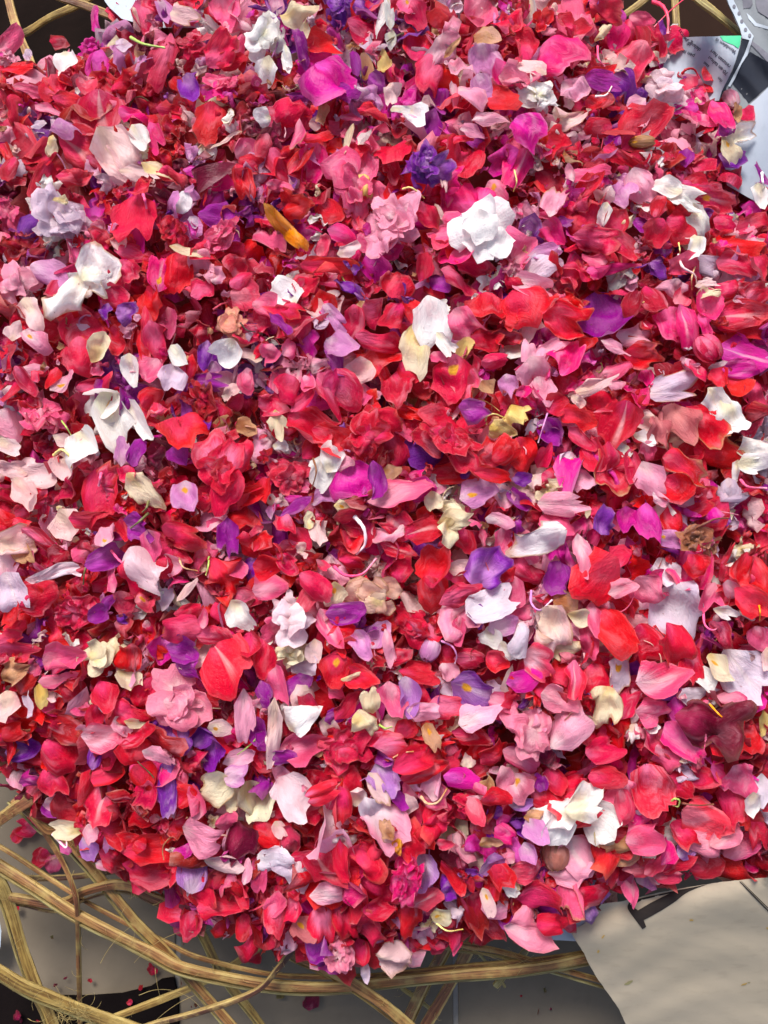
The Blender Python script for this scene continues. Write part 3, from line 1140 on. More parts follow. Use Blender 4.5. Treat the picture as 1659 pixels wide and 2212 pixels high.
F|rosy bow shaped blossom~above the purple flower, lower left
+ 1180 750 250 160 180 ro d^
+ 1390 780 240 150 -5 ro d^
+ 1320 690 130 60 90 pk f^
P 1560 680 210 150 -60 wh c^
R 650 930 290 ce c^|cream white double bloom~at the lower left
P 860 970 260 110 -95 sc f^
P 790 980 160 80 -80 bl f
P 830 1090 190 140 -60 ce w
P 420 960 250 190 0 pk c^|pink cupped petal~left of the cream white double bloom
P 380 1080 240 80 10 pk w
P 130 880 320 180 0 ro k
P 110 1030 180 150 30 ta k
F|purple flower~with glossy petals, lower left of the middle
+ 1050 900 200 160 -110 ma c
+ 1190 890 220 150 -10 pu c^
+ 1230 1010 220 160 -10 pu d^
P 1490 980 330 310 -45 sc s^|large scarlet dished petal~right of the purple flower
P 1640 860 210 130 -50 cr c
R 1170 1240 380 pq c^|pale pink double bloom~under the purple flower, lower left
P 930 1170 230 150 -110 cr d
P 60 1250 180 150 -70 bl w
P 190 1240 170 130 -80 la w
P 270 1190 160 80 -80 ye f
P 340 1270 150 120 -20 hp c
P 490 1170 190 130 -70 cr f
P 510 1260 180 110 -30 pk w
P 680 1190 200 150 -60 cr f^
P 850 1290 240 150 -20 cr k
P 880 1360 150 60 -10 ce f
P 680 1450 270 160 0 rp c^|pink curled petal~shaped like a small boat, lower left
P 620 1340 180 110 -100 cr f
P 300 1400 190 100 10 cr f
P 440 1430 240 150 -30 dr k
P 400 1570 260 190 -40 cr d
P 150 1540 200 130 10 vi w
P 70 1430 170 110 10 sc d
P 900 1450 280 120 15 cr f^
P 1080 1490 290 170 -25 dr d
P 1020 1580 190 110 -20 pp w^
P 1170 1480 180 130 -60 vi f
P 1400 1570 210 200 -60 vi w^|violet flower~under the pale pink double bloom
P 1330 1450 190 130 40 vi f
P 1430 1405 160 110 0 bl e^
P 1580 1320 300 110 -90 pp f^|upright pale pink petal~right of the pale pink double bloom
P 1220 1390 200 120 20 cr f
P 1560 1590 220 110 20 pp w
P 700 1580 190 130 30 cr c
P 850 1560 180 130 -70 sc f
P 620 1590 150 80 80 vi f
P 800 1390 140 100 -50 pp k
@1 2
P 180 90 170 120 -100 rr d^|small coral oval petal~left of centre in the lower half
P 290 180 170 130 -60 ro c
P 410 150 190 110 -70 bl w
P 330 60 120 70 100 ce k
F|scarlet rounded petals~left of the small coral oval petal
+ 30 190 160 150 60 sc d
+ 80 360 190 160 -10 sc c
P 600 200 190 130 -70 sc f
P 720 150 220 110 -90 cr c
S pw 30 640,30 700,110 705,210 650,275|curled pale spur~just below the centre
S pk 26 500,350 580,410 690,400 780,300|upturned pink stalk~just above the peach bloom
P 620 320 170 90 -10 cr k
P 620 20 200 90 10 pk w
F|crimson blossom~with pale streaks on a pale pink ruff, just below the centre
+ 930 90 200 170 130 cr s^
+ 1080 110 220 190 20 cr sf^
+ 860 150 180 150 200 pp k
+ 920 240 230 100 -20 cr s
F|crumpled cream blossom~right of the crimson blossom
+ 1240 140 170 140 -80 ce k^
+ 1280 50 210 120 10 ce k^
P 1590 60 200 100 -10 pp f^
P 1490 340 260 220 60 vi k^|violet crumpled petal~right of the bright scarlet folded blossom
P 1350 190 170 140 -80 cr w
P 1460 150 160 70 90 pk f
P 1610 210 210 130 -80 pk w
P 1320 360 150 90 10 bl f
F|bright scarlet folded blossom~in the middle of the lower half
+ 1160 350 270 220 80 sc c^
+ 1130 530 260 180 -80 sc f^
P 960 370 190 130 60 cr k
P 1330 550 260 130 20 ro f^
P 1350 460 180 110 -10 cr c
P 1530 600 320 210 20 lw s^|white lilac petal~with a soft fold, right of centre
P 1420 680 170 110 -50 vi c
P 1600 730 200 120 20 li w
R 790 560 300 bc cb^|peach bloom~closed and veined, in the middle of the lower half
P 590 660 240 120 0 pu f^
P 510 550 180 150 -90 ce e^|speckled cream petal~with an orange eye left of the peach bloom
P 560 780 190 120 10 sc d
R 1030 750 290 rr c^|coral red rounded bloom~with a pale streak, lower middle
P 100 500 220 130 10 pk k
R 210 700 290 pw k^|white and pink crumpled bloom~in the lower half left of centre
R 220 920 220 ce k^|cream crumpled bloom~under the white and pink crumpled bloom
P 400 470 240 130 -30 ro d^
P 470 760 270 110 -65 pk s^
P 390 900 150 100 -80 bl c
P 320 980 240 130 -10 la w
P 700 880 200 130 -70 li k^
P 800 790 200 130 60 li c
P 870 880 240 80 -75 pp f^
B 1130 890 160 120 -110 li |lilac bud~with a curved stalk, lower middle
S li 16 1200,835 1270,870 1300,930 1290,980|curved lilac stalk~arching from the lilac bud
P 1320 790 210 90 -90 pk f
P 1530 820 150 110 -70 wh c
P 1630 910 160 90 -60 wh c
P 1400 950 220 120 0 ro d
P 1570 960 170 130 -40 sc c
F|scarlet petals with an orange notch~below the lilac petal, lower middle
+ 520 1020 220 190 -90 sc e^
+ 680 1080 240 140 -20 sc f^
P 620 1065 140 40 20 ce f^
P 40 950 260 140 -80 cr d
P 110 1110 230 110 -80 pk f^|upright pale pink petal~beside purple petals, left of the lower middle
P 60 1180 170 100 -70 pu f
P 250 1130 230 130 50 pu f
F|violet and pink petals~folded together in the lower middle
+ 980 1200 240 170 -80 vl c^
+ 880 1230 240 150 -80 pk w
+ 1080 1290 190 110 0 pp w^
P 1090 1180 150 110 -60 cr f
P 1060 1050 260 130 -10 cr f
P 1430 1150 290 240 -20 vi se^|violet petal with a white streak~in the lower middle right
P 1460 1330 250 130 20 pp w^
P 1270 1270 290 170 -10 rr d
P 1240 1050 150 130 -60 pp k
F|small tan dried flower~with two petals in the lower middle
+ 740 1220 180 100 100 ce f^
+ 710 1350 160 120 -20 ce kb^
P 590 1250 230 100 50 cr f^
P 530 1320 170 100 20 pu f^
P 540 1160 150 110 -20 pk w
P 350 1260 180 120 -90 cr c^
P 270 1320 220 180 60 wh w^
P 100 1430 390 100 -95 bl w^|long wavy off white petal~hanging down, lower left of the middle
P 320 1520 300 170 15 pk cw^|long pink oval petal~with fine veins, lower left of the middle
P 180 1590 160 100 10 pu f^
R 590 1530 280 ro k|rosy withered bloom~in the lower middle
P 30 1430 200 130 -80 pu c
S gr 16 800,1380 840,1402 880,1392|tiny bright green stem~in the lower middle
P 910 1490 250 150 10 rr d^
P 960 1400 130 110 60 cr d
P 1140 1460 180 100 -70 ta e^
P 850 1590 180 120 -40 pu f
P 1080 1590 340 150 15 cr f^
P 1400 1440 280 120 -10 cr f
P 1550 1560 220 170 40 sc d
S ta 14 890,1590 960,1560 1020,1552|tan twig~in the lower middle
P 1640 1350 160 120 -70 pp w
P 1600 1240 190 110 -20 pk w
P 470 1400 160 100 -70 bl w
P 220 230 180 110 10 pk w
P 210 340 170 110 -50 ro k
P 330 560 190 110 60 sa f
@2 2
P 160 170 300 210 200 wk kb^|white crumpled petal~with five jagged points, right of centre
P 310 70 260 220 60 pk w
P 90 240 210 160 -60 pk w
P 590 60 170 130 70 vi k^
P 740 50 170 130 -90 ma c
P 880 80 260 160 -90 ma d^|smooth magenta petal~hanging down, right side
P 1040 60 200 140 -80 sc d
P 1020 170 170 110 -10 li e^
R 1160 170 190 tb k^|browned withered flower~with a brown stalk near the right edge
S br 20 1180,110 1250,75 1320,45 1405,40|brown dry stalk~of the browned withered flower
P 450 290 270 90 -85 pq f^|narrow blush petal~between purple and scarlet petals, right side
P 510 300 130 80 -60 bl f
P 330 270 230 180 -70 ma k
P 290 430 200 160 -100 pu w^|deep purple frilled petal~right side, lower half
P 530 430 340 290 -140 sc d^|large smooth scarlet petal~right side, lower half
P 720 290 170 130 60 ro c
P 110 390 250 160 -40 ro d
P 20 520 210 120 -90 pk w
P 880 520 220 190 -60 pk w^|pink ruffled petal~above the large pale lavender petal
P 940 410 120 80 30 hp c^
P 720 500 220 100 15 pq f^
P 1010 400 220 180 -60 lw w
P 1100 660 370 300 -65 lp w^|large pale lavender petal~near the right edge in the lower half
P 1180 350 170 130 -60 sc d^
P 1280 560 200 160 -120 pk cg^|pink petal with a green tip~and a curled stalk near the right edge
S pk 18 1240,640 1250,730 1300,765 1350,740|curled pink stalk~below the pink petal with a green tip
P 1400 650 210 80 -10 wh c^
P 1520 670 110 60 -30 wh f
F|scarlet blossom~with crossed petals at the right edge, lower half
+ 1480 400 280 160 -110 sc f^
+ 1580 420 300 200 -60 sc d
+ 1560 580 260 170 -40 sc f^
P 1430 520 180 100 -60 pp w
S or 14 1600,600 1608,650 1605,700|thin orange thread~on the scarlet blossom
P 260 760 300 230 -70 bl kb^|blush crumpled petals~with browned rims, right side of the lower half
P 350 580 170 130 -30 ta w
P 440 665 150 120 0 ce c^
P 450 830 270 170 -70 pk w
P 340 900 200 100 10 ce wb
P 530 700 230 110 -85 pk f^
P 190 960 210 180 -20 rp w^|rose pink frilled petal~below the blush crumpled petals
F|glossy scarlet curled blossom~on the left of the large pale lavender petal
+ 660 770 350 210 -60 sc d^
+ 850 850 240 190 -70 cr c
+ 1050 860 260 180 -70 cr k^
P 1190 990 240 160 -80 cr d
P 720 600 240 150 -20 cr _
P 690 1060 210 150 -90 la eb^|pale tapering petal~with an orange eye, right side low down
P 560 1080 210 200 -70 cr d
P 980 1080 340 220 10 rp s^|rose petal with a pale streak~right side low down
P 1240 1090 170 130 -60 wh w
P 1340 1020 190 140 -70 ce ew^|cream petal with an orange smudge~left of the big white fan petal
P 1510 1070 350 280 -60 lw s^|big white fan petal~at the right edge low down
P 1210 1190 290 110 0 lw w
P 1460 1230 240 150 -20 pk d
P 1290 1370 340 250 0 mn dk^|dark maroon petal~the darkest one, at the right low down
S or 16 1280,1245 1340,1310 1400,1362|orange thread~on the dark maroon petal
P 1540 1450 240 200 -70 sc d
P 1380 1500 210 150 -20 sc f
P 1110 1490 270 190 -50 hp f^
P 1090 1290 180 120 -70 ma f
P 600 1260 230 190 -110 ce kb^|pale cream scorched petal~right side low down
P 430 1350 220 130 -20 ce k
P 380 1420 280 200 40 pp d^|smooth pale pink petal~beside the pale cream scorched petal
R 130 1420 300 pq w^|frilly light pink bloom~with two yellow flecks, low down right of centre
P 300 1220 230 130 -20 pq f^
P 220 1120 190 150 60 cr f
P 400 1110 260 120 -95 rr s^
P 80 1090 220 130 10 ma f
P 920 1290 240 150 0 pk d
P 740 1240 220 130 60 ro f
P 910 1400 100 60 0 wh c
P 60 1590 230 110 -20 pk w
P 600 1530 280 150 10 ro w
P 900 1510 220 130 -60 ro k
P 1160 1600 140 50 10 wh f
P 1000 1580 200 100 -30 pk k
P 1630 1370 160 70 -90 ye c
P 50 850 180 130 60 lw k^
S li 20 125,510 125,590 180,635 260,570|curled mauve stalk~left of the blush crumpled petals
P 1350 780 200 150 -60 ro k
P 1600 830 170 140 -80 pk w
P 1650 960 160 60 -90 bl w
@0 3
P 90 60 190 100 -60 pp f^
P 230 60 180 130 10 ma k
P 350 90 220 160 -60 cr w
P 560 120 240 110 -110 cr f^
P 640 240 260 180 -100 rr s^|rosy pointed petal~in the dark red lower left corner of the heap
P 700 60 200 130 10 sc f
P 930 70 210 140 -60 sc f
P 1070 130 330 120 -95 vi f^|tall violet folded petal~at the lower left of the heap
P 1180 160 180 140 50 sc d
P 960 170 200 110 -90 ro k
F|large cream flower~with brown edges and a lilac petal on it
+ 1390 130 230 200 210 ce b^
+ 1490 190 160 130 -80 ce w
+ 1610 200 280 160 -80 ce b^
+ 1530 40 160 130 20 li w^
P 1260 220 220 160 100 pk c
P 1320 430 290 190 -10 pq n^|notched pink petal~below the large cream flower
P 1540 500 260 170 -100 mn f^|maroon folded petal~right of the notched pink petal
P 1480 330 170 100 20 pk k
P 420 400 190 100 175 ce c^|cream petal~hanging over the strips at the lower left
S pw 16 340,430 425,515 430,455|bent pale stalk~of the cream petal over the strips
P 350 240 140 90 -50 pp w
P 440 250 220 160 -60 dr w
P 600 430 140 90 -50 pp f^
P 580 520 160 110 -60 vl w
P 720 470 120 60 -90 li f
P 800 370 270 200 0 cr c
F|open scarlet cup~at the lower left edge of the heap
+ 960 530 310 160 0 sc c^
+ 850 470 180 100 150 sc f^
P 750 580 220 130 -30 cr k
P 980 660 330 170 -10 cr d
P 950 740 170 100 -60 sa c
P 680 630 120 50 -10 pp f
P 1260 660 240 220 85 vl w^|lilac veined round petal~at the lower left edge of the heap
P 1260 790 110 80 -100 la w
P 1190 540 140 100 20 ma d
P 1450 640 240 90 -15 bl f
P 1600 670 150 60 80 pp f
P 1350 810 190 170 -60 cr k
P 1450 910 270 150 0 cr d^
P 1560 800 220 160 -60 cr c
P 1590 1030 150 100 -80 sc d
P 1430 1050 170 100 -70 sc d
P 1230 1030 190 130 -100 ro w_
@1 3
P 30 220 260 170 -100 ce w
P 240 200 280 200 -50 pw w^|off white fan petal~left of the rosy star flower
P 160 60 140 110 100 pp w
F|rosy star flower~with two slim petals on a round crimson one
+ 520 120 280 230 70 cr s
+ 420 140 200 60 20 rr f^
+ 440 200 190 70 10 rr f^
+ 560 230 200 110 -80 cr w
P 450 400 270 240 -90 pp f^|pale pink cupped petal pair~under the rosy star flower
P 660 170 170 110 80 bl c
P 790 140 230 90 -60 bl b^
P 840 80 220 180 -60 vl w^
P 920 170 190 110 -40 pu w
P 750 300 260 130 -70 lw f
P 830 400 300 230 -60 pp w^|large pale pink petal~low down left of the middle
P 970 250 190 120 30 bl w
F|withered brown flower~with a yellow heart, low in the middle
+ 890 450 180 120 -80 bl b^
+ 920 510 90 70 -90 or k^
+ 850 400 130 70 120 ta k^
P 1160 110 190 150 80 pp c
S ta 22 1065,180 1110,230 1180,220 1240,130|tan hooked stalk~on a pale petal, low in the middle
P 1090 30 310 130 10 sc f
P 1330 70 220 120 -10 ma d
P 1440 120 150 90 -30 pk f
P 1560 200 220 120 -10 sc d^
P 1620 70 200 130 -70 pq w
P 1430 280 190 100 -60 sa f^
F|scarlet heart shaped petals~low in the middle of the heap
+ 1000 480 210 140 -60 sc f^
+ 1110 440 170 130 60 sc c^
P 1190 330 220 120 10 ro k
P 1060 320 190 120 60 cr f
P 1240 490 110 60 0 sa k^
P 1530 460 130 80 10 ta k^
P 1620 430 150 110 -30 hp w
P 80 450 240 180 -60 sc d
P 150 400 110 80 -60 bl w
P 240 450 200 120 80 sa k
P 130 600 210 140 -10 lw w^
P 290 590 170 100 30 cr w^
P 250 710 190 170 -110 la f^|pale lilac folded petal~near the bottom of the heap
P 440 670 240 210 -60 cr sf^|crimson dished petal~with a white notch near the bottom of the heap
P 500 810 250 110 5 pp d^|blunt pale pink petal~under the crimson dished petal
P 570 600 250 100 -80 cr f
P 700 600 270 200 -50 cr k
R 970 710 270 hp w^|bright hot pink ruffled bloom~near the bottom of the heap
P 1110 670 230 160 -60 vl w
P 1540 620 240 110 20 vl w^
P 1590 710 180 140 -60 sc d^
P 1640 780 130 80 -60 wh w
P 1290 700 240 70 -50 sc f^
P 1250 790 130 100 20 vi k
P 1100 840 180 130 40 sa s^
P 800 770 300 210 -30 cr d
P 660 860 230 120 -90 rr d^
P 800 890 210 130 10 cr c
P 20 690 220 90 -90 pk f
P 130 960 240 120 -90 rr w^|drooping rosy petal~at the bottom edge of the heap
P 130 880 140 110 60 pk k
P 240 930 160 100 -80 ro c
P 310 1060 170 130 -50 du e^|dull pink petal~with an orange eye at the bottom edge
P 440 1040 250 150 -75 rr d^
P 570 1000 220 130 -70 cr k
P 760 1000 260 160 0 ro k
P 990 1000 210 170 -80 sc d^
P 380 1170 180 150 -70 pu d^|violet petal~at the very bottom edge of the heap
R 540 1220 170 pq k^|small light pink ruffled bloom~at the bottom edge of the heap
P 930 1190 220 160 -10 bl kb^|dirty white torn petal~at the bottom edge of the heap
P 850 1240 120 70 -130 wh f^
P 760 1200 190 120 -90 dr f
P 790 1110 110 80 -60 li f
P 700 1330 120 70 -80 la f
P 680 1210 180 100 -80 cr c
F|small blush flower~with a yellow thread at the lower edge
+ 1200 970 130 110 -10 ce e^
S ye 14 1160,1000 1240,1055 1340,1045|yellow thread~under the small blush flower
P 1370 950 260 120 -75 cr f
P 1440 920 310 160 -70 dr d
P 1510 870 170 70 -65 bl e^
P 1550 1030 200 120 -40 cr w
P 1610 940 210 130 -60 dr f
@2 3
P 60 130 180 150 -60 pq e^
P 190 100 110 80 80 pu f^
P 220 200 230 140 -30 rr d
P 280 90 170 120 -60 cr f
F|large ragged white flower~with brown specks, low on the right
+ 280 310 310 200 190 wh w^
+ 460 210 250 200 60 wh k^
+ 540 340 270 240 -50 wh w^
+ 310 390 220 170 -120 wh w^
+ 590 460 160 90 -30 ce b
P 130 300 130 70 10 ta k
P 150 420 190 140 -60 li w^
P 130 560 160 100 -60 li f
P 60 240 150 70 0 vl w
B 280 560 190 160 -90 bb b^|browned bud~withered, under the large ragged white flower
P 420 590 250 210 -70 pp s^|satiny pale pink petal~right of the browned bud
P 380 700 270 100 0 pp f^
P 680 210 250 190 -80 pk k
P 740 250 220 120 -70 sa f^
P 620 60 230 130 0 cr d
P 900 150 290 230 -80 rr w^|rumpled rose petal~above the small green ring, low on the right
P 1080 130 230 180 -30 cr f
S gr 16 1030,225 1050,200 1085,210 1075,250 1040,240|small green ring~of a flower base, low on the right
S br 16 1100,228 1200,242 1305,235|straight brown stalk~beside the small green ring
P 1250 60 170 130 10 cr w
P 1480 90 240 200 -60 pk w^|coral pink torn petal~near the right edge low down
P 1350 30 190 120 -20 hp w
P 1560 230 180 120 -80 wh w^
P 1620 150 200 90 -90 lw w
P 1260 330 290 220 -20 cq d^|smooth coral petal~low on the right
P 1410 240 290 180 -90 cr d
P 870 460 220 180 10 pk w^
P 1100 460 210 130 -60 cr k
P 1400 430 250 110 25 pq c^|curved pink petal~on the right above the pale brown paper
P 1490 500 250 120 30 pk d
P 1250 490 220 130 -20 pq w^
P 1130 530 140 110 30 vl w
P 990 540 160 120 70 hp f^
P 930 640 160 90 30 sa f^
P 1420 640 240 170 10 sc d
P 1260 640 220 130 0 cr d
P 1080 620 220 110 10 cr f
P 640 640 220 190 -80 cr d
P 740 690 190 120 -80 pk c
P 760 790 190 80 -90 pk w^|pink pointed petal~hanging onto the pale brown paper
P 650 490 270 200 -30 cr d
P 800 640 180 100 10 sa k
P 100 680 230 130 0 sa w
P 190 850 260 220 0 cr d^|flat crimson petal~near the lower edge on the right
P 390 850 210 160 -80 pk wb^|pink petal with a yellowed side~near the lower edge on the right
P 60 880 250 130 -70 dr f
P 10 800 80 60 -30 wh c
P 270 1000 250 110 0 cr d^
P 110 1050 290 120 -15 pq k^|pale pink frill~at the lower edge left of the brown paper
P 530 840 200 110 -10 vl c
P 490 920 150 110 -60 vl k
P 600 770 180 80 10 ro f
P 600 690 170 110 -50 pk k
P 1600 420 220 170 -80 cr d
P 1010 700 180 70 0 sa f
"""
# ------------------------------------------------------------------ floor, dark patches on it
def slab(name, poly, z0, z1, mat, parent=None, bevel=0.0):
    bm = bmesh.new()
    f = bm.faces.new([bm.verts.new((x, y, z1)) for x, y in poly])
    if f.normal.z < 0: f.normal_flip()
    f.normal_update()
    if f.calc_area() and f.normal.z < 0: bmesh.ops.reverse_faces(bm, faces=[f])
    ex = bmesh.ops.extrude_face_region(bm, geom=[f])
    vs = [g for g in ex['geom'] if isinstance(g, bmesh.types.BMVert)]
    bmesh.ops.translate(bm, verts=vs, vec=(0, 0, z0 - z1))
    bmesh.ops.recalc_face_normals(bm, faces=bm.faces)
    if bevel:
        bmesh.ops.bevel(bm, geom=[e for e in bm.edges], offset=bevel, segments=2, affect='EDGES', profile=.5)
    me = bpy.data.meshes.new(name); bm.to_mesh(me); bm.free()
    me.materials.append(mat)
    o = bpy.data.objects.new(name, me); COL.objects.link(o)
    if parent: o.parent = parent
    return o

M_TILE = simple('glazed_tile_brown_grey', (0.165, 0.135, 0.098), .7, 9, .22, .0004, spec=.12)
M_GROUT = simple('grout', (0.26, 0.24, 0.21), .9, 30, .3, .001)
M_SHADE_BROWN = simple('painted_shade_brown', (0.026, 0.013, 0.009), .75, 8, .35, .0006, spec=.04)  # shade on the far tiles, put into a dark brown colour
M_BLACK = simple('flat_black', (0.006, 0.004, 0.004), .85, 30, .4, .0010, spec=.04)
M_SHADE_DARK = simple('painted_shade_dark', (0.009, 0.005, 0.004), .85, 30, .4, .0010, spec=.04)  # same painted shade, darker, for the top left

gx0 = at(383, 2080, 0.0)[0]
gx1 = at(985, 2180, 0.0)[0]
TS = gx1 - gx0
gy0 = at(700, 2262, 0.0)[1]
floor = slab('floor', [(-1.6, -1.6), (1.6, -1.6), (1.6, 1.6), (-1.6, 1.6)], -.05, -.0016, M_GROUT)
tag(floor, kind='structure')
gap = .0034
tile_me = {}
for i in range(-5, 6):
    for j in range(-4, 6):
        x = gx0 + i * TS; y = gy0 + j * TS
        if not (-.75 < x + TS / 2 < .85 and -.75 < y + TS / 2 < .95): continue
        if 'm' not in tile_me:
            t = slab('tile', [(gap / 2, gap / 2), (TS - gap / 2, gap / 2), (TS - gap / 2, TS - gap / 2), (gap / 2, TS - gap / 2)], -.008, 0, M_TILE, floor, .0012)
            tile_me['m'] = t.data
        else:
            t = bpy.data.objects.new('tile', tile_me['m']); COL.objects.link(t); t.parent = floor
        t.location = (x, y, float(RNG.normal(0, .0002)))

def Dpoly(pts, z): return [at(x, y, z)[:2] for x, y in pts]
mt = slab('dark_patch', Dpoly([(-160, 2128), (-20, 2124), (60, 2130), (130, 2152), (190, 2152), (262, 2147), (325, 2132), (348, 2116), (376, 2112),
                          (384, 2150), (390, 2330), (380, 2480), (-160, 2480)], .003), .0006, .004, M_BLACK)  # flat near-black patch with a curved upper edge
tag(mt, 'flat black patch lying on the brown tiles under the strips at the lower left', 'dark_patch')
mt = slab('shade_patch', Dpoly([(1270, -400), (1272, 60), (1280, 640), (2100, 640), (2100, -400)], .003), .0006, .005, M_SHADE_BROWN)  # added dark slab: shade on the tiles painted as its colour
tag(mt, 'dark brown patch painted as shade under the cane strips at the top right corner', 'shade_patch')
mt = slab('dark_patch', Dpoly([(-400, -400), (-400, 420), (420, 420), (430, -400)], .003), .0006, .004, M_SHADE_DARK)  # dark slab standing in for tiles shaded by the heap
tag(mt, 'dark brown patch painted as shade behind the heap at the top left corner', 'dark_patch')

# ------------------------------------------------------------------ sheets of paper
def paper_obj(name, poly, zf, mat, parent=None, jag=0.0, step=11.0, seg=7.0, off=0.0):
    """a sheet cut along a polygon, laid over zf(px, py) metres"""
    r = random.Random(len(poly) * 7 + int(abs(poly[0][0])))
    pts = []
    n = len(poly)
    for i in range(n):
        (x0, y0), (x1, y1) = poly[i], poly[(i + 1) % n]
        m = max(1, int(math.hypot(x1 - x0, y1 - y0) / seg))
        for q in range(m):
            f = q / m
            j = jag if 0 < q else 0
            pts.append((x0 + (x1 - x0) * f + r.uniform(-j, j), y0 + (y1 - y0) * f + r.uniform(-j, j)))
    bm = bmesh.new()
    bm.faces.new([bm.verts.new((x, y, 0)) for x, y in pts])
    bmesh.ops.triangulate(bm, faces=bm.faces[:])
    xs = [p[0] for p in pts]; ys = [p[1] for p in pts]
    for ax, lo, hi in ((0, min(xs), max(xs)), (1, min(ys), max(ys))):
        v = lo + step
        while v < hi:
            co = (v, 0, 0) if ax == 0 else (0, v, 0)
            no = (1, 0, 0) if ax == 0 else (0, 1, 0)
            bmesh.ops.bisect_plane(bm, geom=bm.verts[:] + bm.edges[:] + bm.faces[:], plane_co=co, plane_no=no, dist=1e-4)
            v += step
    for v in bm.verts:
        px, py = v.co.x, v.co.y
        x, y, z = at(px, py, zf(px, py))
        v.co = (x, y, z + off)
    bm.normal_update()
    if sum(f.normal.z for f in bm.faces) < 0: bmesh.ops.reverse_faces(bm, faces=bm.faces[:])
    for f in bm.faces: f.smooth = True
    me = bpy.data.meshes.new(name); bm.to_mesh(me); bm.free()
    me.materials.append(mat)
    o = bpy.data.objects.new(name, me); COL.objects.link(o)
    if parent: o.parent = parent
    return o

def text_obj(s, size, x, y, ang, zf, mat, parent, name='printed_text', off=.0005, squeeze=1.0, bold=.018):
    cu = bpy.data.curves.new('t', 'FONT'); cu.body = s; cu.size = 1.0; cu.offset = bold
    to = bpy.data.objects.new('t', cu); COL.objects.link(to)
    dg = bpy.context.evaluated_depsgraph_get(); dg.update()
    me = bpy.data.meshes.new_from_object(to.evaluated_get(dg))
    bpy.data.objects.remove(to)
    ca, sa = cos(radians(ang)), sin(radians(ang))
    for v in me.vertices:
        u, w = v.co.x * size * squeeze, v.co.y * size
        px = x + u * ca - w * sa * -1 * -1
        py = y - (u * sa + w * ca)
        px = x + u * ca - w * sa
        X, Y, Z = at(px, py, zf(px, py))
        v.co = (X, Y, Z + off)
    me.name = name
    me.materials.clear(); me.materials.append(mat)
    o = bpy.data.objects.new(name, me); COL.objects.link(o); o.parent = parent
    return o

M_NEWS = simple('newsprint', (0.31, 0.345, 0.40), .8, 12, .12, .0008)
M_NEWSD = simple('newsprint_grey', (0.19, 0.21, 0.23), .8, 12, .25, .0008)
M_INK = simple('ink', (0.05, 0.05, 0.075), .7, 40, .3, .0001)
M_INKG = simple('ink_grey', (0.13, 0.13, 0.16), .7, 40, .3, .0001)
M_NAVY = simple('navy_print', (0.014, 0.020, 0.038), .8, 14, .4, .0004)
M_GREEN = simple('green_print', (0.035, 0.42, 0.20), .6, 14, .3, .0004)
M_BROWNP = simple('brown_paper', (0.375, 0.312, 0.222), .75, 1.2, .10, .0003, coord='Object', stretch=(8, 22, 8), col2=(0.358, 0.302, 0.222))
M_KRAFTINK = simple('dark_brown_ink', (0.022, 0.015, 0.012), .8, 40, .2, .0001)
M_WHITEP = simple('white_paper', (0.36, 0.41, 0.47), .8, 12, .1, .0008)

def Z1(px, py):   # text page, curling up out of the heap
    return .137 + .010 * sin((px - py) * .018) + .0025 * sin(px * .07 + py * .03)
def Z2(px, py):
    return .118 + .004 * sin(px * .03 + 1) + .003 * sin(py * .026 + px * .011) + .0012 * sin(px * .09 - py * .07)
def Z3(px, py):
    return .132 + .004 * sin(px * .022 + py * .012)

# picture page under the text page
def q1(x, y): return (1388 + x * .1634, y * .1634)      # pixels of the 400 px corner crop
pg = paper_obj('picture_page', [q1(*p) for p in ((1060, -150), (1130, 60), (1200, 210), (1280, 380), (1330, 470), (1300, 560), (1210, 860), (1100, 1060), (1000, 1320),
              (1150, 1500), (1500, 1700), (2200, 1800), (2300, -200))], Z2, M_NEWSD, jag=.7)
tag(pg, 'grey newspaper picture page with a navy block at the top right corner', 'newspaper')
def deco(name, pts, mat, zf, par, off): return paper_obj(name, [q1(*p) for p in pts], zf, mat, par, jag=.25, off=off)
deco('navy_block', [(1250, 860), (1370, 760), (1420, 690), (1659, 830), (2300, 900), (2250, 1150), (1659, 1140), (1400, 1372), (1190, 1110)], M_NAVY, Z2, pg, .0004)
deco('dark_band', [(1310, 525), (1405, 545), (1340, 720), (1250, 900), (1190, 1040), (1110, 1140), (1080, 1290), (1010, 1270), (1080, 1090), (1180, 950), (1240, 780)], M_NAVY, Z2, pg, .0005)
deco('brush_stroke', [(1290, -90), (1440, -60), (1450, 60), (1420, 110), (1330, 120), (1320, 20)], M_INKG, Z2, pg, .0005)
deco('dark_bar', [(1430, 540), (1530, 610), (1659, 720), (2200, 900), (2200, 990), (1640, 820), (1520, 690), (1420, 590)], M_INKG, Z2, pg, .0006)
deco('white_arc', [(1370, 180), (1420, 220), (1500, 310), (1659, 360), (2200, 400), (2200, 450), (1650, 395), (1480, 350), (1400, 260)], M_WHITEP, Z2, pg, .0006)
deco('grey_shape', [(1480, -80), (1600, 0), (1800, 40), (2200, 100), (2200, 260), (1659, 250), (1520, 160), (1490, 60)], M_INKG, Z2, pg, .0007)
deco('torn_border', [(1090, -60), (1160, -60), (1250, 130), (1320, 300), (1400, 410), (1460, 490), (1380, 740), (1300, 860), (1210, 1060), (1150, 1160), (1120, 1150),
                     (1200, 1000), (1290, 830), (1350, 700), (1405, 545), (1310, 522), (1280, 390), (1210, 230), (1130, 70)], M_WHITEP, Z2, pg, .0011)
for k, (x, y) in enumerate(((1200, 105), (1265, 195), (1300, 300), (1350, 410), (1405, 487))):
    deco('border_dot', [(x + 22 * cos(a), y + 26 * sin(a)) for a in np.linspace(0, 2 * pi, 9)[:-1]], M_INKG, Z2, pg, .0015)

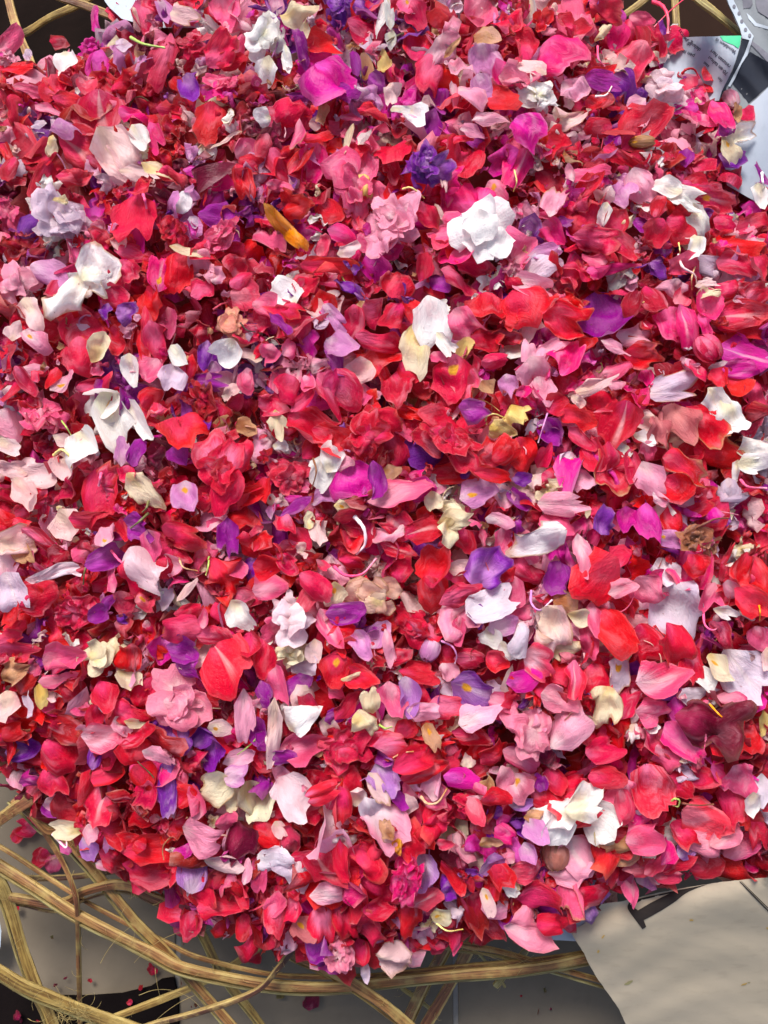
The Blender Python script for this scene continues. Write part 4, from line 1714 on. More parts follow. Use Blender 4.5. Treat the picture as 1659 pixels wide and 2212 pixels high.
# printed text page with a green corner
tp = paper_obj('text_page', [q1(*p) for p in ((430, 500), (700, 485), (1310, 475), (1290, 600), (1230, 800), (1160, 980), (1050, 1200), (1010, 1330), (600, 1350), (250, 1000), (330, 560))], Z1, M_NEWS, jag=.25)
tag(tp, 'white newspaper page with upside down print and a green corner, top right', 'newspaper')
deco('green_corner', [(1020, 480), (1300, 477), (1285, 600), (1262, 645), (1200, 600), (1120, 570), (1060, 540)], M_GREEN, Z1, tp, .0004)
def tq(s, size, x, y, ang, **k): text_obj(s, size, *q1(x, y), ang, Z1, M_INK, tp, off=.0007, **k)
tq('ratusan hari', 11.5, 1165, 880, 139)
tq('70-an tahun', 11.5, 1130, 975, 138)
tq('Mendalam di', 10, 1235, 680, 147)
tq('dalang', 11.5, 770, 660, 142)
tq('di pentas', 11.5, 640, 600, 125)
tq('pen itu', 11.5, 690, 735, 155)
tq('saat', 9.0, 880, 880, 138)
tq('dan', 9.0, 1055, 1080, 130)

# pale page with bold capitals at the right edge
wp = paper_obj('pale_page', [(1672, 176), (1640, 208), (1609, 235), (1560, 300), (1570, 400), (1640, 440), (1900, 470), (1900, 160)], Z3, M_NEWS, jag=.2)
tag(wp, 'pale blue grey newspaper page with bold capitals at the right edge', 'newspaper')
text_obj('MANUNIVER', 15, 1752, 306, 216, Z3, M_INK, wp, off=.0006, squeeze=.8, bold=.03)

# bluish white paper behind the heap at the top edge
def Z4(px, py): return .126 + .003 * sin(px * .05) + (py - 10) * .0001
w4 = paper_obj('newspaper_sheet', [(218, -60), (226, 2), (238, 18), (262, 40), (330, 60), (470, 60), (470, -60)], Z4, M_WHITEP, jag=.4)
tag(w4, 'bluish white paper edge behind the heap at the top left', 'newspaper')
def Z5(px, py): return .140 + .003 * sin(px * .04)
w5 = paper_obj('newspaper_sheet', [(900, -60), (915, 40), (1000, 55), (1075, 40), (1080, -60)], Z5, M_WHITEP, jag=.4)
tag(w5, 'bluish white paper patch showing between petals at the top edge', 'newspaper')
def Z6(px, py): return .104 + .002 * sin(px * .05)
w6 = paper_obj('newspaper_liner', [(1100, 1900), (1140, 2018), (1160, 2024), (1200, 2031), (1248, 2033), (1300, 1990), (1300, 1900)], Z6, M_WHITEP, jag=.3)
tag(w6, 'thin white paper edge under the heap beside the brown paper', 'newspaper')
w6 = paper_obj('newspaper_liner', [(520, 1900), (550, 1970), (572, 1985), (600, 1960), (620, 1900)], Z6, M_WHITEP, jag=.3)
tag(w6, 'tiny blue white paper scrap showing at the heap lower edge', 'newspaper')
w7 = paper_obj('paper_scrap', [(-60, 1985), (-1, 1990), (3, 2012), (1, 2044), (-8, 2070), (-60, 2080)], lambda a, b: .02, M_WHITEP, jag=.3)
tag(w7, 'pale blue paper scrap at the left edge over the tiles', 'paper')

# pale brown paper, lower right
def q3(x, y): return (1220 + x * .2647, 1870 + y * .2647)
def ZB(px, py):
    f = max(0.0, (py - 1900 + (px - 1230) * .05)) / 340.0
    z = .137 - .072 * f ** .9
    e = max(0.0, 1 - (py - (2010 - (px - 1230) * .30)) / 45.0) if px < 1650 else 0
    z += -.006 * max(0, min(1.4, e)) ** 2
    wx, wy = px + 26 * sin(py * .017 + 1), py + 20 * sin(px * .013)
    z += .0002 * sin(wx * .006 + wy * .034) + .0005 * sin(wx * .012 - wy * .051 + 1) + .00035 * sin(wx * .03 + wy * .075 + 2 * sin(wx * .01)) + .0002 * abs(sin(wx * .045 - wy * .09))
    lx = px - (1230 + (py - 2010) * .5)
    z += .004 * math.exp(-max(lx, 0) / 14)
    return z
bp = paper_obj('brown_paper', [q3(*p) for p in ((38, 530), (150, 482), (240, 380), (300, 312), (480, 288), (700, 235), (900, 195), (1100, 160), (1300, 130), (1470, 112), (1640, 98),
               (2100, 95), (2100, 1500), (560, 1500), (497, 1290), (462, 1215), (440, 1165), (345, 1030), (262, 915), (190, 790), (158, 715))], ZB, M_BROWNP, jag=.5, step=9)
tag(bp, 'pale brown paper with a dark printed letter at the lower right corner', 'paper')
def tess(name, outer, holes, zf, mat, parent, off=.0006):
    def dens(P):
        out = []
        for i in range(len(P)):
            a, b = P[i], P[(i + 1) % len(P)]
            m = max(1, int(math.hypot(b[0] - a[0], b[1] - a[1]) / 16))
            out += [(a[0] + (b[0] - a[0]) * q / m, a[1] + (b[1] - a[1]) * q / m) for q in range(m)]
        return out
    loops = [dens(outer)] + [dens(h) for h in holes]
    flat = [p for l in loops for p in l]
    tris = geometry.tessellate_polygon([[Vector((x, y, 0)) for x, y in l] for l in loops])
    bm = bmesh.new()
    vs = [bm.verts.new((*q3(x, y), 0)) for x, y in flat]
    for t in tris:
        try: bm.faces.new([vs[i] for i in t])
        except ValueError: pass
    for ax in (0, 1):
        lo = min(v.co[ax] for v in bm.verts); hi = max(v.co[ax] for v in bm.verts); v_ = lo + 6
        while v_ < hi:
            co = [0, 0, 0]; co[ax] = v_; no = [0, 0, 0]; no[ax] = 1
            bmesh.ops.bisect_plane(bm, geom=bm.verts[:] + bm.edges[:] + bm.faces[:], plane_co=co, plane_no=no, dist=1e-4); v_ += 6
    for v in bm.verts:
        px, py = v.co.x, v.co.y
        x, y, z = at(px, py, zf(px, py)); v.co = (x, y, z + off)
    me = bpy.data.meshes.new(name); bm.to_mesh(me); bm.free(); me.materials.append(mat)
    o = bpy.data.objects.new(name, me); COL.objects.link(o); o.parent = parent
    return o
tess('printed_letter', [(512, 352), (510, 325), (522, 300), (560, 280), (640, 258), (740, 238), (850, 212), (1000, 182), (1160, 150), (1080, 178), (1010, 208), (960, 240), (900, 290),
                        (800, 355), (700, 412), (642, 442), (652, 470), (662, 496), (632, 516), (590, 460), (540, 395)],
     [[(572, 345), (568, 322), (590, 298), (640, 275), (740, 250), (852, 224), (800, 250), (700, 300), (640, 335), (595, 362)]], ZB, M_KRAFTINK, bp)
tess('printed_line', [(1420, 126), (1428, 125), (1540, 240), (1659, 362), (1900, 600), (1890, 600), (1655, 372), (1530, 245)], [], ZB, M_KRAFTINK, bp)
tess('printed_line', [(1436, 124), (1439, 124), (1550, 236), (1662, 346), (1900, 580), (1896, 580), (1660, 352), (1545, 240)], [], ZB, M_KRAFTINK, bp)
M_STAIN = simple('yellow_stain', (0.42, 0.27, 0.07), .8, 40, .3, .0003)
M_STAIN2 = simple('olive_stain', (0.27, 0.24, 0.11), .8, 40, .3, .0003)
for (x, y, a, b, an, m) in ((1032, 443, 20, 9, 0, M_STAIN), (312, 578, 18, 7, 50, M_STAIN), (1465, 965, 30, 7, 20, M_STAIN), (520, 955, 36, 13, 25, M_STAIN2), (272, 700, 14, 9, 60, M_STAIN), (1655, 510, 12, 9, 0, M_STAIN), (1500, 952, 12, 4, 0, M_STAIN2)):
    ca, sa = cos(radians(an)), sin(radians(an))
    pts = []
    for q in np.linspace(0, 2 * pi, 13)[:-1]:
        r = random.uniform(.7, 1.25)
        u, w = a * cos(q) * r, b * sin(q) * r
        pts.append((x + u * ca + w * sa, y - u * sa + w * ca))
    tess('stain', pts, [], ZB, m, bp, off=.0004)

# ------------------------------------------------------------------ woven basket of split cane
def catmull(P, n=10):
    P = [Vector(p) for p in P]
    P = [P[0] * 2 - P[1]] + P + [P[-1] * 2 - P[-2]]
    out = []
    for i in range(1, len(P) - 2):
        a, b, c, d = P[i - 1:i + 3]
        for k in range(n):
            t = k / n
            out.append(.5 * ((2 * b) + (c - a) * t + (2 * a - 5 * b + 4 * c - d) * t * t + (3 * b - a - 3 * c + d) * t ** 3))
    out.append(P[-2])
    return out
basket = empty('basket', (0, 0, .03))
tag(basket, 'open woven cane basket with broad splints round the petal heap', 'basket')
BINV = Vector((0, 0, .03))
def strip(pts, wD, tint, twist=0.0, th=.0019, name='cane_strip'):
    """pts: (px, py, z); wD: width in frame units"""
    W = [at(x, y, z) for x, y, z in pts]
    C = catmull(W, 9)
    n = len(C)
    verts, faces, uvs, mi = [], [], [], []
    L = 0
    r = random.Random(int(pts[0][0] * 3 + pts[0][1]))
    ph = r.uniform(0, 6)
    wm = wD * .66 * .000249 * ((CAM.z - W[0][2]) / .5)
    for i, p in enumerate(C):
        tg = (C[min(i + 1, n - 1)] - C[max(i - 1, 0)]).normalized()
        if i: L += (p - C[i - 1]).length
        side = tg.cross(Vector((0, 0, 1))).normalized()
        up = side.cross(tg).normalized()
        tw = twist * .55 + .10 * sin(i * .21 + ph)
        s2 = side * cos(tw) + up * sin(tw)
        u2 = -side * sin(tw) + up * cos(tw)
        w = wm * (1 + .06 * sin(i * .33 + ph) + r.uniform(-.03, .03)) / 2
        # slightly crowned cross-section
        prof = [(-w, -th / 2), (-w, th / 2), (-w * .58, th * .74), (0, th * .8), (w * .5, th * .72), (w, th / 2), (w, -th / 2), (0, -th * .5)]
        for k, (a, b) in enumerate(prof):
            verts.append(p + s2 * a + u2 * (b + r.uniform(-.00006, .00006)) - BINV)
            uvs.append((a / w * .5 * wm * 40 + b * 60, L * 10))
        if i:
            for k in range(8):
                a = (i - 1) * 8 + k; b = (i - 1) * 8 + (k + 1) % 8
                faces.append((a, b, b + 8, a + 8)); mi.append(1 if k in (0, 1, 5) else 0)
    faces.append(tuple(range(8))); mi.append(0)
    faces.append(tuple(range((n - 1) * 8 + 7, (n - 1) * 8 - 1, -1))); mi.append(0)
    o = mesh_obj(name, verts, faces, None, basket, uvs, False, [M_STRIP, M_STRIP_E], mi)
    for p_ in o.data.polygons: p_.use_smooth = False
    setcol(o, tint, tint)
    return o
RUST = (0.21, 0.080, 0.030); TAN = (0.30, 0.145, 0.045); GOLD = (0.31, 0.205, 0.052); PALE = (0.36, 0.31, 0.12); DKR = (0.10, 0.040, 0.022)
S_ = [
 ([(-60, 1812, .100), (0, 1770, .110), (40, 1742, .118), (90, 1712, .118), (150, 1680, .112)], 38, RUST, .25),
 ([(30, 1725, .112), (62, 1752, .112), (100, 1790, .108), (130, 1800, .105), (187, 1862, .100), (233, 1916, .094), (300, 1996, .088), (367, 2063, .080), (450, 2156, .070), (540, 2260, .060), (620, 2360, .05)], 27, TAN, .45),
 ([(60, 1745, .104), (84, 1782, .102), (110, 1818, .100), (134, 1860, .098), (157, 1914, .096), (167, 1962, .090), (170, 2059, .060), (172, 2165, .030), (173, 2230, .02)], 16, RUST, .55),
 ([(-80, 1820, .075), (0, 1868, .080), (83, 1920, .084), (167, 1974, .086), (267, 2026, .088), (333, 2058, .089), (400, 2090, .090), (553, 2122, .091), (650, 2131, .091), (753, 2130, .091),
   (853, 2118, .091), (986, 2105, .090), (1106, 2096, .089), (1200, 2082, .088), (1280, 2066, .086), (1400, 2050, .082)], 28, TAN, -.25),
 ([(-80, 1918, .062), (-20, 1930, .064), (50, 1942, .066), (110, 1952, .068), (150, 1945, .074), (180, 1926, .088), (240, 1911, .100), (283, 1915, .104), (327, 1937, .104), (417, 1968, .102), (560, 1998, .100), (680, 2040, .096), (800, 2060, .092)], 26, RUST, -.35),
 ([(-60, 1890, .052), (67, 1897, .055), (167, 1893, .060), (267, 1878, .070), (330, 1880, .08)], 18, DKR, .2),
 ([(-30, 1870, .072), (0, 1905, .070), (24, 1965, .062), (52, 2059, .052), (80, 2135, .046), (106, 2190, .042), (130, 2260, .036)], 34, GOLD, .5),
 ([(-80, 2050, .078), (-10, 2092, .074), (50, 2128, .068), (100, 2150, .062), (200, 2190, .052), (320, 2232, .042), (420, 2262, .035)], 36, GOLD, .3),
 ([(120, 2245, .022), (180, 2222, .026), (250, 2196, .030), (350, 2158, .036), (450, 2116, .044), (540, 2060, .054), (590, 2022, .064), (640, 1990, .078)], 20, GOLD, .2),
 ([(345, 1935, .098), (375, 1958, .096), (412, 1980, .090), (440, 2022, .076), (468, 2078, .062), (500, 2130, .050), (553, 2196, .038), (600, 2265, .03)], 22, GOLD, .55),
 ([(520, 1975, .104), (545, 1992, .104), (590, 2022, .103), (640, 2062, .101), (720, 2100, .099), (786, 2140, .098), (836, 2175, .094), (890, 2222, .086), (950, 2280, .08)], 32, TAN, .35),
 ([(280, 2232, .094), (339, 2210, .096), (437, 2184, .099), (551, 2142, .104), (600, 2092, .108), (640, 2040, .112), (665, 2005, .114)], 17, DKR, -.2),
 ([(990, 1990, .062), (970, 2030, .058), (948, 2072, .052), (915, 2128, .044), (885, 2192, .034), (860, 2245, .026)], 31, RUST, .15),
 ([(1060, 1960, .074), (1030, 2018, .066), (996, 2082, .056), (960, 2148, .046), (918, 2218, .034), (890, 2270, .026)], 35, RUST, .1),
 ([(820, 2004, .096), (911, 2022, .094), (993, 2040, .090), (1075, 2054, .084), (1172, 2082, .078), (1270, 2110, .070), (1360, 2136, .064)], 17, TAN, .55),
 ([(1180, 1990, .050), (1150, 2032, .046), (1125, 2068, .040), (1096, 2100, .034), (1070, 2130, .03)], 20, PALE, .2),
 ([(1020, 2045, .058), (1045, 2072, .050), (1072, 2104, .042), (1090, 2130, .036)], 8, PALE, .2),
 ([(850, 2120, .020), (870, 2136, .020), (905, 2160, .016), (930, 2180, .014)], 12, PALE, .2),
 ([(700, 2075, .052), (730, 2100, .050), (760, 2118, .048), (800, 2150, .042)], 12, PALE, .2),
 # far side of the basket, top left
 ([(0, -80, .070), (17, -10, .078), (31, 45, .084), (46, 86, .090), (62, 125, .096), (76, 165, .098)], 28, TAN, .1),
 ([(20, 85, .060), (60, 68, .064), (106, 39, .072), (160, 14, .080), (215, -20, .086), (260, -60, .09)], 24, GOLD, -.15),
 ([(80, -50, .094), (120, -10, .094), (184, 12, .092), (240, 34, .090), (300, 60, .088)], 27, RUST, .1),
 # far side, top right
 ([(1300, 60, .052), (1345, 34, .056), (1380, 10, .060), (1440, -40, .064)], 22, GOLD, .1),
 ([(1452, -70, .074), (1457, -10, .074), (1461, 50, .076), (1463, 100, .078), (1463, 140, .078)], 23, GOLD, .05),
 ([(1440, -60, .100), (1500, -8, .100), (1545, 28, .100), (1590, 66, .099), (1640, 110, .098)], 28, PALE, .2),
 ([(1540, -80, .050), (1580, -20, .050), (1620, 40, .050), (1660, 110, .050)], 16, RUST, .1),
]
for pts, w, t, tw in S_:
    strip(pts, w, t, tw)
# thinner splints laid along the broad ones
for i, dx, dy, dz, w, t, tw in ((1, -11, 9, -.010, 8, PALE, .5), (3, -6, 15, -.006, 9, PALE, -.2), (3, 30, -20, -.010, 13, TAN, .2), (10, -10, 12, -.012, 7, GOLD, .5),
                                (4, 4, 16, -.008, 7, DKR, .2), (7, -4, 17, -.006, 8, PALE, .3), (14, 0, 13, -.006, 9, PALE, .4), (6, -16, 4, -.004, 8, PALE, .6), (12, 13, 2, -.004, 7, GOLD, .3), (9, -9, 6, -.004, 7, PALE, .5)):
    strip([(x + dx + random.uniform(-2, 2), y + dy + random.uniform(-2, 2), z + dz) for x, y, z in S_[i][0]], w, t, tw)
# fine loose fibres of the cane
def tube(pts, r0, r1, n=6, per=6):
    C = catmull([Vector(p) for p in pts], per)
    verts, faces, uvs = [], [], []
    up0 = Vector((.3, .2, 1))
    for i, p in enumerate(C):
        tg = (C[min(i + 1, len(C) - 1)] - C[max(i - 1, 0)]).normalized()
        a = tg.cross(up0).normalized(); b = a.cross(tg)
        f = i / (len(C) - 1)
        r = (r0 + (r1 - r0) * f) * (1 + .13 * sin(i * 1.1 + p.x * 900) + (.35 if f > .93 and n > 6 else 0))
        for k in range(n):
            an = 2 * pi * k / n
            verts.append(p + a * cos(an) * r + b * sin(an) * r); uvs.append((k / n, f))
        if i:
            for k in range(n):
                faces.append(((i - 1) * n + k, (i - 1) * n + (k + 1) % n, i * n + (k + 1) % n, i * n + k))
    faces.append(tuple(range(n))); faces.append(tuple(range(len(verts) - 1, len(verts) - 1 - n, -1)))
    return verts, faces, uvs
fv, ff, fu = [], [], []
def fibre(px, py, z, ln, ang, curl, r=.00017):
    pts = []
    a = radians(ang)
    x, y = px, py
    for k in range(6):
        pts.append(Vector(at(x, y, z + .002 * sin(k))) - BINV)
        x += ln / 5 * cos(a); y -= ln / 5 * sin(a); a += curl
    v, f, u = tube(pts, r, r * .5, 4, 4)
    o = len(fv)
    fv.extend(v); fu.extend(u); ff.extend([tuple(i + o for i in q) for q in f])
for a in ((388, 2014, .098, 120, 200, .12), (217, 2081, .10, 105, 62, -.10), (330, 1955, .106, 40, 15, .3), (300, 2150, .07, 150, 20, -.28), (420, 2150, .07, 130, 205, .1), (520, 2030, .1, 60, 130, .3),
          (160, 1880, .1, 60, 250, .2), (270, 1960, .1, 35, 240, .1), (335, 2090, .08, 75, 275, .05), (250, 1800, .118, 60, 290, -.4), (1000, 2046, .095, 110, -18, -.02), (1090, 2088, .09, 70, 10, .1),
          (100, 2140, .075, 60, 190, .4), (60, 2200, .05, 60, 330, .4), (1010, 2020, .1, 50, 5, .2), (610, 2100, .09, 70, 190, .3)):
    fibre(*a)
rr_ = random.Random(5)
for k in range(70):     # frayed knot, lower left
    fibre(155 + rr_.uniform(-30, 40), 2185 + rr_.uniform(-14, 20), .058 + rr_.uniform(0, .012), rr_.uniform(15, 50), rr_.uniform(0, 360), rr_.uniform(-.5, .5), .00014)
for pts, w, t, tw in S_[:19]:
    for k in range(14):
        i = rr_.randrange(len(pts) - 1); f = rr_.random()
        p = [pts[i][q] * (1 - f) + pts[i + 1][q] * f for q in range(3)]
        fibre(p[0] + rr_.uniform(-8, 8), p[1] + rr_.uniform(-8, 8), p[2] + .002, rr_.uniform(8, 30), rr_.uniform(0, 360), rr_.uniform(-.5, .5), .00012)
fo = mesh_obj('cane_fibres', fv, ff, M_STRIP_E, basket, fu)
setcol(fo, (.55, .45, .2), (.55, .45, .2)); tag(fo, kind='stuff')
# ------------------------------------------------------------------ petals and flowers from the chart
SZ = .000249 / 3.0          # chart unit -> metres at the heap (about 0.5 m from the camera)
def scale_at(z): return SZ * ((CAM.z - z) / .5)
feats = []                   # dicts
tile = (0, 0); cur = None
for ln in DATA.strip().split('\n'):
    ln = ln.rstrip()
    if not ln: continue
    if ln[0] == '@':
        tile = tuple(int(v) for v in ln[1:].split()); cur = None; continue
    body, _, lab = ln.partition('|')
    lab = lab.strip()
    tk = body.split()
    D = lambda x, y: (tile[0] * 553.0 + float(x) / 3.0, tile[1] * 553.0 + float(y) / 3.0)
    if tk[0] == 'F':
        cur = dict(k='F', lab=lab, pets=[]); feats.append(cur); continue
    if tk[0] in 'P+B':
        i = 1
        d = dict(k=tk[0], p=D(tk[1], tk[2]), L=float(tk[3]), W=float(tk[4]), a=float(tk[5]), c=tk[6], fl=tk[7] if len(tk) > 7 else '', lab=lab)
        if tk[0] == '+': cur['pets'].append(d)
        else: feats.append(d); cur = None
    elif tk[0] == 'R':
        feats.append(dict(k='R', p=D(tk[1], tk[2]), L=float(tk[3]), c=tk[4], fl=tk[5] if len(tk) > 5 else '', lab=lab)); cur = None
    elif tk[0] == 'S':
        pts = [D(*q.split(',')) for q in tk[3:]]
        feats.append(dict(k='S', c=tk[1], w=float(tk[2]), pts=pts, p=pts[len(pts) // 2], L=math.hypot(pts[0][0] - pts[-1][0], pts[0][1] - pts[-1][1]) * 3, lab=lab, fl='')); cur = None
for d in feats:
    if d['k'] == 'F':
        q = d['pets']
        ws = [p['L'] * p['W'] for p in q]
        d['p'] = tuple(sum(p['p'][i] * w for p, w in zip(q, ws)) / sum(ws) for i in (0, 1))
        d['L'] = max(abs(p['p'][0] - d['p'][0]) + p['L'] / 6 for p in q) * 3 * 2 * .8
        d['c'] = max(q, key=lambda p: p['L'] * p['W'])['c']; d['fl'] = ''
    d['short'] = ('the ' + d['lab'].split('~')[0].strip()) if d['lab'] else None

# which loose petals are individuals (labelled ones first, then the largest)
P_all = [d for d in feats if d['k'] == 'P']
P_all.sort(key=lambda d: (0 if d['lab'] else 1, -(d['L'] * d['W']) * (1.25 if '^' in d['fl'] else (.6 if '_' in d['fl'] else 1))))
KEEP = set(id(d) for d in P_all[:292])

def base_dz(d):
    s = min(1.0, d['L'] * d.get('W', d['L']) / 60000.0)
    dz = .0075 - .0050 * s
    if '^' in d['fl']: dz += .0045 * d['fl'].count('^')
    if '_' in d['fl']: dz -= .0065
    return dz
def tilt_for(d, rng, s=1.0):
    return rng.normal(0, radians(15)) * s, rng.normal(0, radians(17)) * s

# ---- loose petals
for d in P_all[:292]:
    pos = on_heap(*d['p'], dz=base_dz(d) + .002)
    k = scale_at(pos[2])
    pi_, ro_ = tilt_for(d, RNG)
    M = rot_from(radians(d['a']), pi_, ro_)
    big = d['L'] > 200
    if '^' in d['fl'] or d['lab']: k *= 1.09
    o = make_petal(d['L'] * k * 1.10, d['W'] * k * 1.14, d['fl'], d['c'], M, pos, name='petal', nu=20 if big else 15, nv=18 if big else 14, wild=1.45)
    d['o'] = o
# ---- flowers of several petals
for d in feats:
    if d['k'] != 'F': continue
    base = Vector(on_heap(*d['p'], dz=.004))
    root = empty('flower', base); d['o'] = root
    for i, q in enumerate(d['pets']):
        pos = Vector(on_heap(*q['p'], dz=base_dz(q) + .002 + .0008 * i + (.003 if q['c'] == 'wk' else 0)))
        k = scale_at(pos.z)
        pi_, ro_ = tilt_for(q, RNG)
        M = rot_from(radians(q['a']), pi_, ro_)
        V, uv = petal_verts(q['L'] * k * 1.16, q['W'] * k * 1.22, q['fl'], RNG, 18, 18, wild=1.35)
        V = (V - np.array([0, q['L'] * k * .56, 0])) @ np.array(M).T + np.array(pos - base)
        o = mesh_obj('petal', V, grid_faces(18, 18), M_PETAL, root, uv)
        t, b = pal(q['c'])
        setcol(o, jit(t, .06), jit(b, .06), par_of(q['fl']), amt=float(RNG.uniform(.1, .9)))
# ---- double blooms
def bloom(d):
    pos = Vector(on_heap(*d['p'], dz=.0045 + (.005 if '^' in d['fl'] else 0) - (.006 if '_' in d['fl'] else 0)))
    k = scale_at(pos.z)
    R = d['L'] * k * .60
    root = empty('double_bloom', pos); d['o'] = root
    fl = d['fl']
    tx, ty = RNG.normal(0, radians(14), 2)
    sq = RNG.uniform(.74, 1.0); sa_ = Matrix.Rotation(RNG.uniform(0, 3.1), 3, 'Z')
    T = Matrix.Rotation(tx, 3, 'X') @ Matrix.Rotation(ty, 3, 'Y') @ sa_ @ Matrix.Diagonal((1.06, sq, .9)) @ sa_.inverted()
    t, b = pal(d['c'])
    soft = 'c' in fl
    n = int(RNG.integers(10, 14)) if not soft else int(RNG.integers(8, 11))
    for i in range(n):
        f_ = i / (n - 1)                     # outer petals first, the crown last
        az = i * 2.4 + RNG.normal(0, .55)
        e = radians(-10 + 26 * f_ + RNG.normal(0, 9 if soft else 16))
        L_ = R * (1.02 - .30 * f_) * RNG.uniform(.82, 1.15)
        W_ = L_ * RNG.uniform(.8, 1.3)
        f = str(RNG.choice(['w', 'w', 'wf', 'wn', 'wd', 'wk', 'c'])) if not soft else str(RNG.choice(['w', 'd', 'wd', 'n', 'df']))
        if d['c'] in ('wk', 'pw'): f = str(RNG.choice(['d', 'wd', 'd']))
        if 'b' in fl: f += 'b'
        V, uv = petal_verts(L_, W_, f, RNG, 15, 14, wild=1.0 if soft else 1.4)
        y = Vector((cos(az) * cos(e), sin(az) * cos(e), sin(e)))
        z = Vector((-cos(az) * sin(e), -sin(az) * sin(e), cos(e)))
        Mx = Matrix((y.cross(z), y, z)).transposed() @ Matrix.Rotation(RNG.normal(0, .25), 3, 'Y')
        q = RNG.uniform(0, 6.28); ro = R * RNG.uniform(0, .24)
        off = Vector((cos(az), sin(az), 0)) * R * (.22 - .50 * f_ * (1 if soft else .6)) + Vector((cos(q), sin(q), 0)) * ro * .6
        V = V @ np.array(T @ Mx).T + np.array(T @ off) + np.array([0, 0, R * (.02 + .30 * f_) + .0004 * (i % 3)])
        o = mesh_obj('petal', V, grid_faces(15, 14), M_PETAL, root, uv)
        setcol(o, jit(t, .10), jit(b, .08), par_of(f), amt=float(RNG.uniform(.2, .95)))
def bud(d):
    pos = Vector(on_heap(*d['p'], dz=.006))
    k = scale_at(pos.z)
    A, B = d['L'] * k * .5, d['W'] * k * .5
    root = empty('flower_bud', pos); d['o'] = root
    Mz = rot_from(radians(d['a']), RNG.normal(0, .2), RNG.normal(0, .3))
    t, b = pal(d['c'])
    nu, nv = 14, 14
    n = 6
    for i in range(n):
        c0 = 2 * pi * i / n + RNG.normal(0, .15)
        span = radians(105)
        u = np.linspace(-1, 1, nu); v = np.linspace(.03, RNG.uniform(.90, 1.0), nv)
        U, Vv = np.meshgrid(u, v)
        lat = Vv * pi * .93
        rr = 1 + .035 * (i % 3) + .02 * np.sin(U * 3 + i) * Vv + .03 * np.sin(U * 7 + i * 2) * Vv ** 3 + .05 * np.abs(U) ** 5 + .035 * np.sin(U * 11 + Vv * 5 + i) * Vv * (1 - Vv) * 2 + .03 * np.sin(Vv * 9 + U * 4 + 2 * i)
        lon = c0 + U * span * .5 * (1 - .25 * Vv ** 4)
        lat = lat - .18 * np.sin(lat)
        X = np.sin(lat) * np.cos(lon) * B * rr
        Zc = np.sin(lat) * np.sin(lon) * B * rr * .85
        Y = -np.cos(lat) * A * rr
        P = np.stack([X.ravel(), Y.ravel(), Zc.ravel()], 1) @ np.array(Mz).T
        uv = np.stack([(U * .5 + .5).ravel(), Vv.ravel()], 1)
        f = grid_faces(nu, nv)
        o = mesh_obj('petal', P, f[:, ::-1], M_PETAL, root, uv)
        setcol(o, jit(t, .05), jit(b, .05), par_of(d['fl']), amt=float(RNG.uniform(.3, .9)))
def stalk(d):
    n = len(d['pts'])
    W = []
    for i, (px, py) in enumerate(d['pts']):
        f = i / (n - 1)
        x, y, z = on_heap(px, py, dz=.0105 + .004 * sin(f * pi))
        W.append(Vector((x, y, z)))
    root = W[n // 2]
    k = scale_at(root.z)
    r = d['w'] * k * .42
    v, f, u = tube([w - root for w in W], r * 1.15, r * .5, 9, 8)
    o = mesh_obj('stalk', v, f, M_STALK, None, u)
    o.location = root; d['o'] = o
    t, b = pal(d['c'])
    setcol(o, jit(t, .05), jit(b, .05))
for d in feats:
    if d['k'] == 'R': bloom(d)
    elif d['k'] == 'B': bud(d)
    elif d['k'] == 'S': stalk(d)

# ------------------------------------------------------------------ the rest of the heap: thousands of small petals and scraps, one object of kind stuff
FV, FF, FU, FT, FB, FP, FS = [], [], [], [], [], [], []
nvert = 0
def add_stuff(V, faces, uv, t, b, par, amt):
    global nvert
    m = len(V)
    FV.append(V.astype(np.float32)); FF.append(faces + nvert); FU.append(uv.astype(np.float32))
    one = np.ones((m, 1), np.float32)
    FT.append(np.hstack([np.tile(t, (m, 1)), one])); FB.append(np.hstack([np.tile(b, (m, 1)), one]))
    FP.append(np.hstack([np.tile(par, (m, 1)), one])); FS.append(np.tile([RNG.random(), amt, 0, 1], (m, 1)))
    nvert += m
for d in P_all[292:]:
    pos = on_heap(*d['p'], dz=base_dz(d) + .002)
    k = scale_at(pos[2])
    pi_, ro_ = tilt_for(d, RNG)
    L_, W_ = d['L'] * k * 1.10, d['W'] * k * 1.14
    V, uv = petal_verts(L_, W_, d['fl'], RNG, 12, 11)
    V = (V - np.array([0, L_ * .5, 0])) @ np.array(rot_from(radians(d['a']), pi_, ro_)).T + np.array(pos)
    t, b = pal(d['c'])
    add_stuff(V, grid_faces(12, 11), uv, jit(t), jit(b), par_of(d['fl']), RNG.uniform(.1, .9))

POOL = []
for i in range(150):
    f = ''.join(RNG.choice(list('ccdffwwwkkkkn'), size=RNG.integers(1, 4), replace=False))
    ar = RNG.uniform(.40, 1.15) if i % 7 else RNG.uniform(.14, .3)
    POOL.append((*petal_verts(1.0, ar, f, RNG, 10, 10, wild=1.45), f))
FC = np.array([[d['p'][0], d['p'][1], .43 * min(d['L'], d.get('W', d['L'])) / 3 * (1.15 if d['k'] in 'PF' else 1)] for d in feats if d['k'] != 'S' and '_' not in d['fl']])
for d in feats:
    if d['k'] == 'F':
        FC = np.vstack([FC] + [[q['p'][0], q['p'][1], .45 * min(q['L'], q['W']) / 3] for q in d['pets']])
CODES = ['cr', 'sc', 'dr', 'ro', 'rr', 'hp', 'ma', 'pu', 'vi', 'li', 'la', 'pp', 'pk', 'pq', 'sa', 'bl', 'wh', 'ce', 'mn', 'ta']
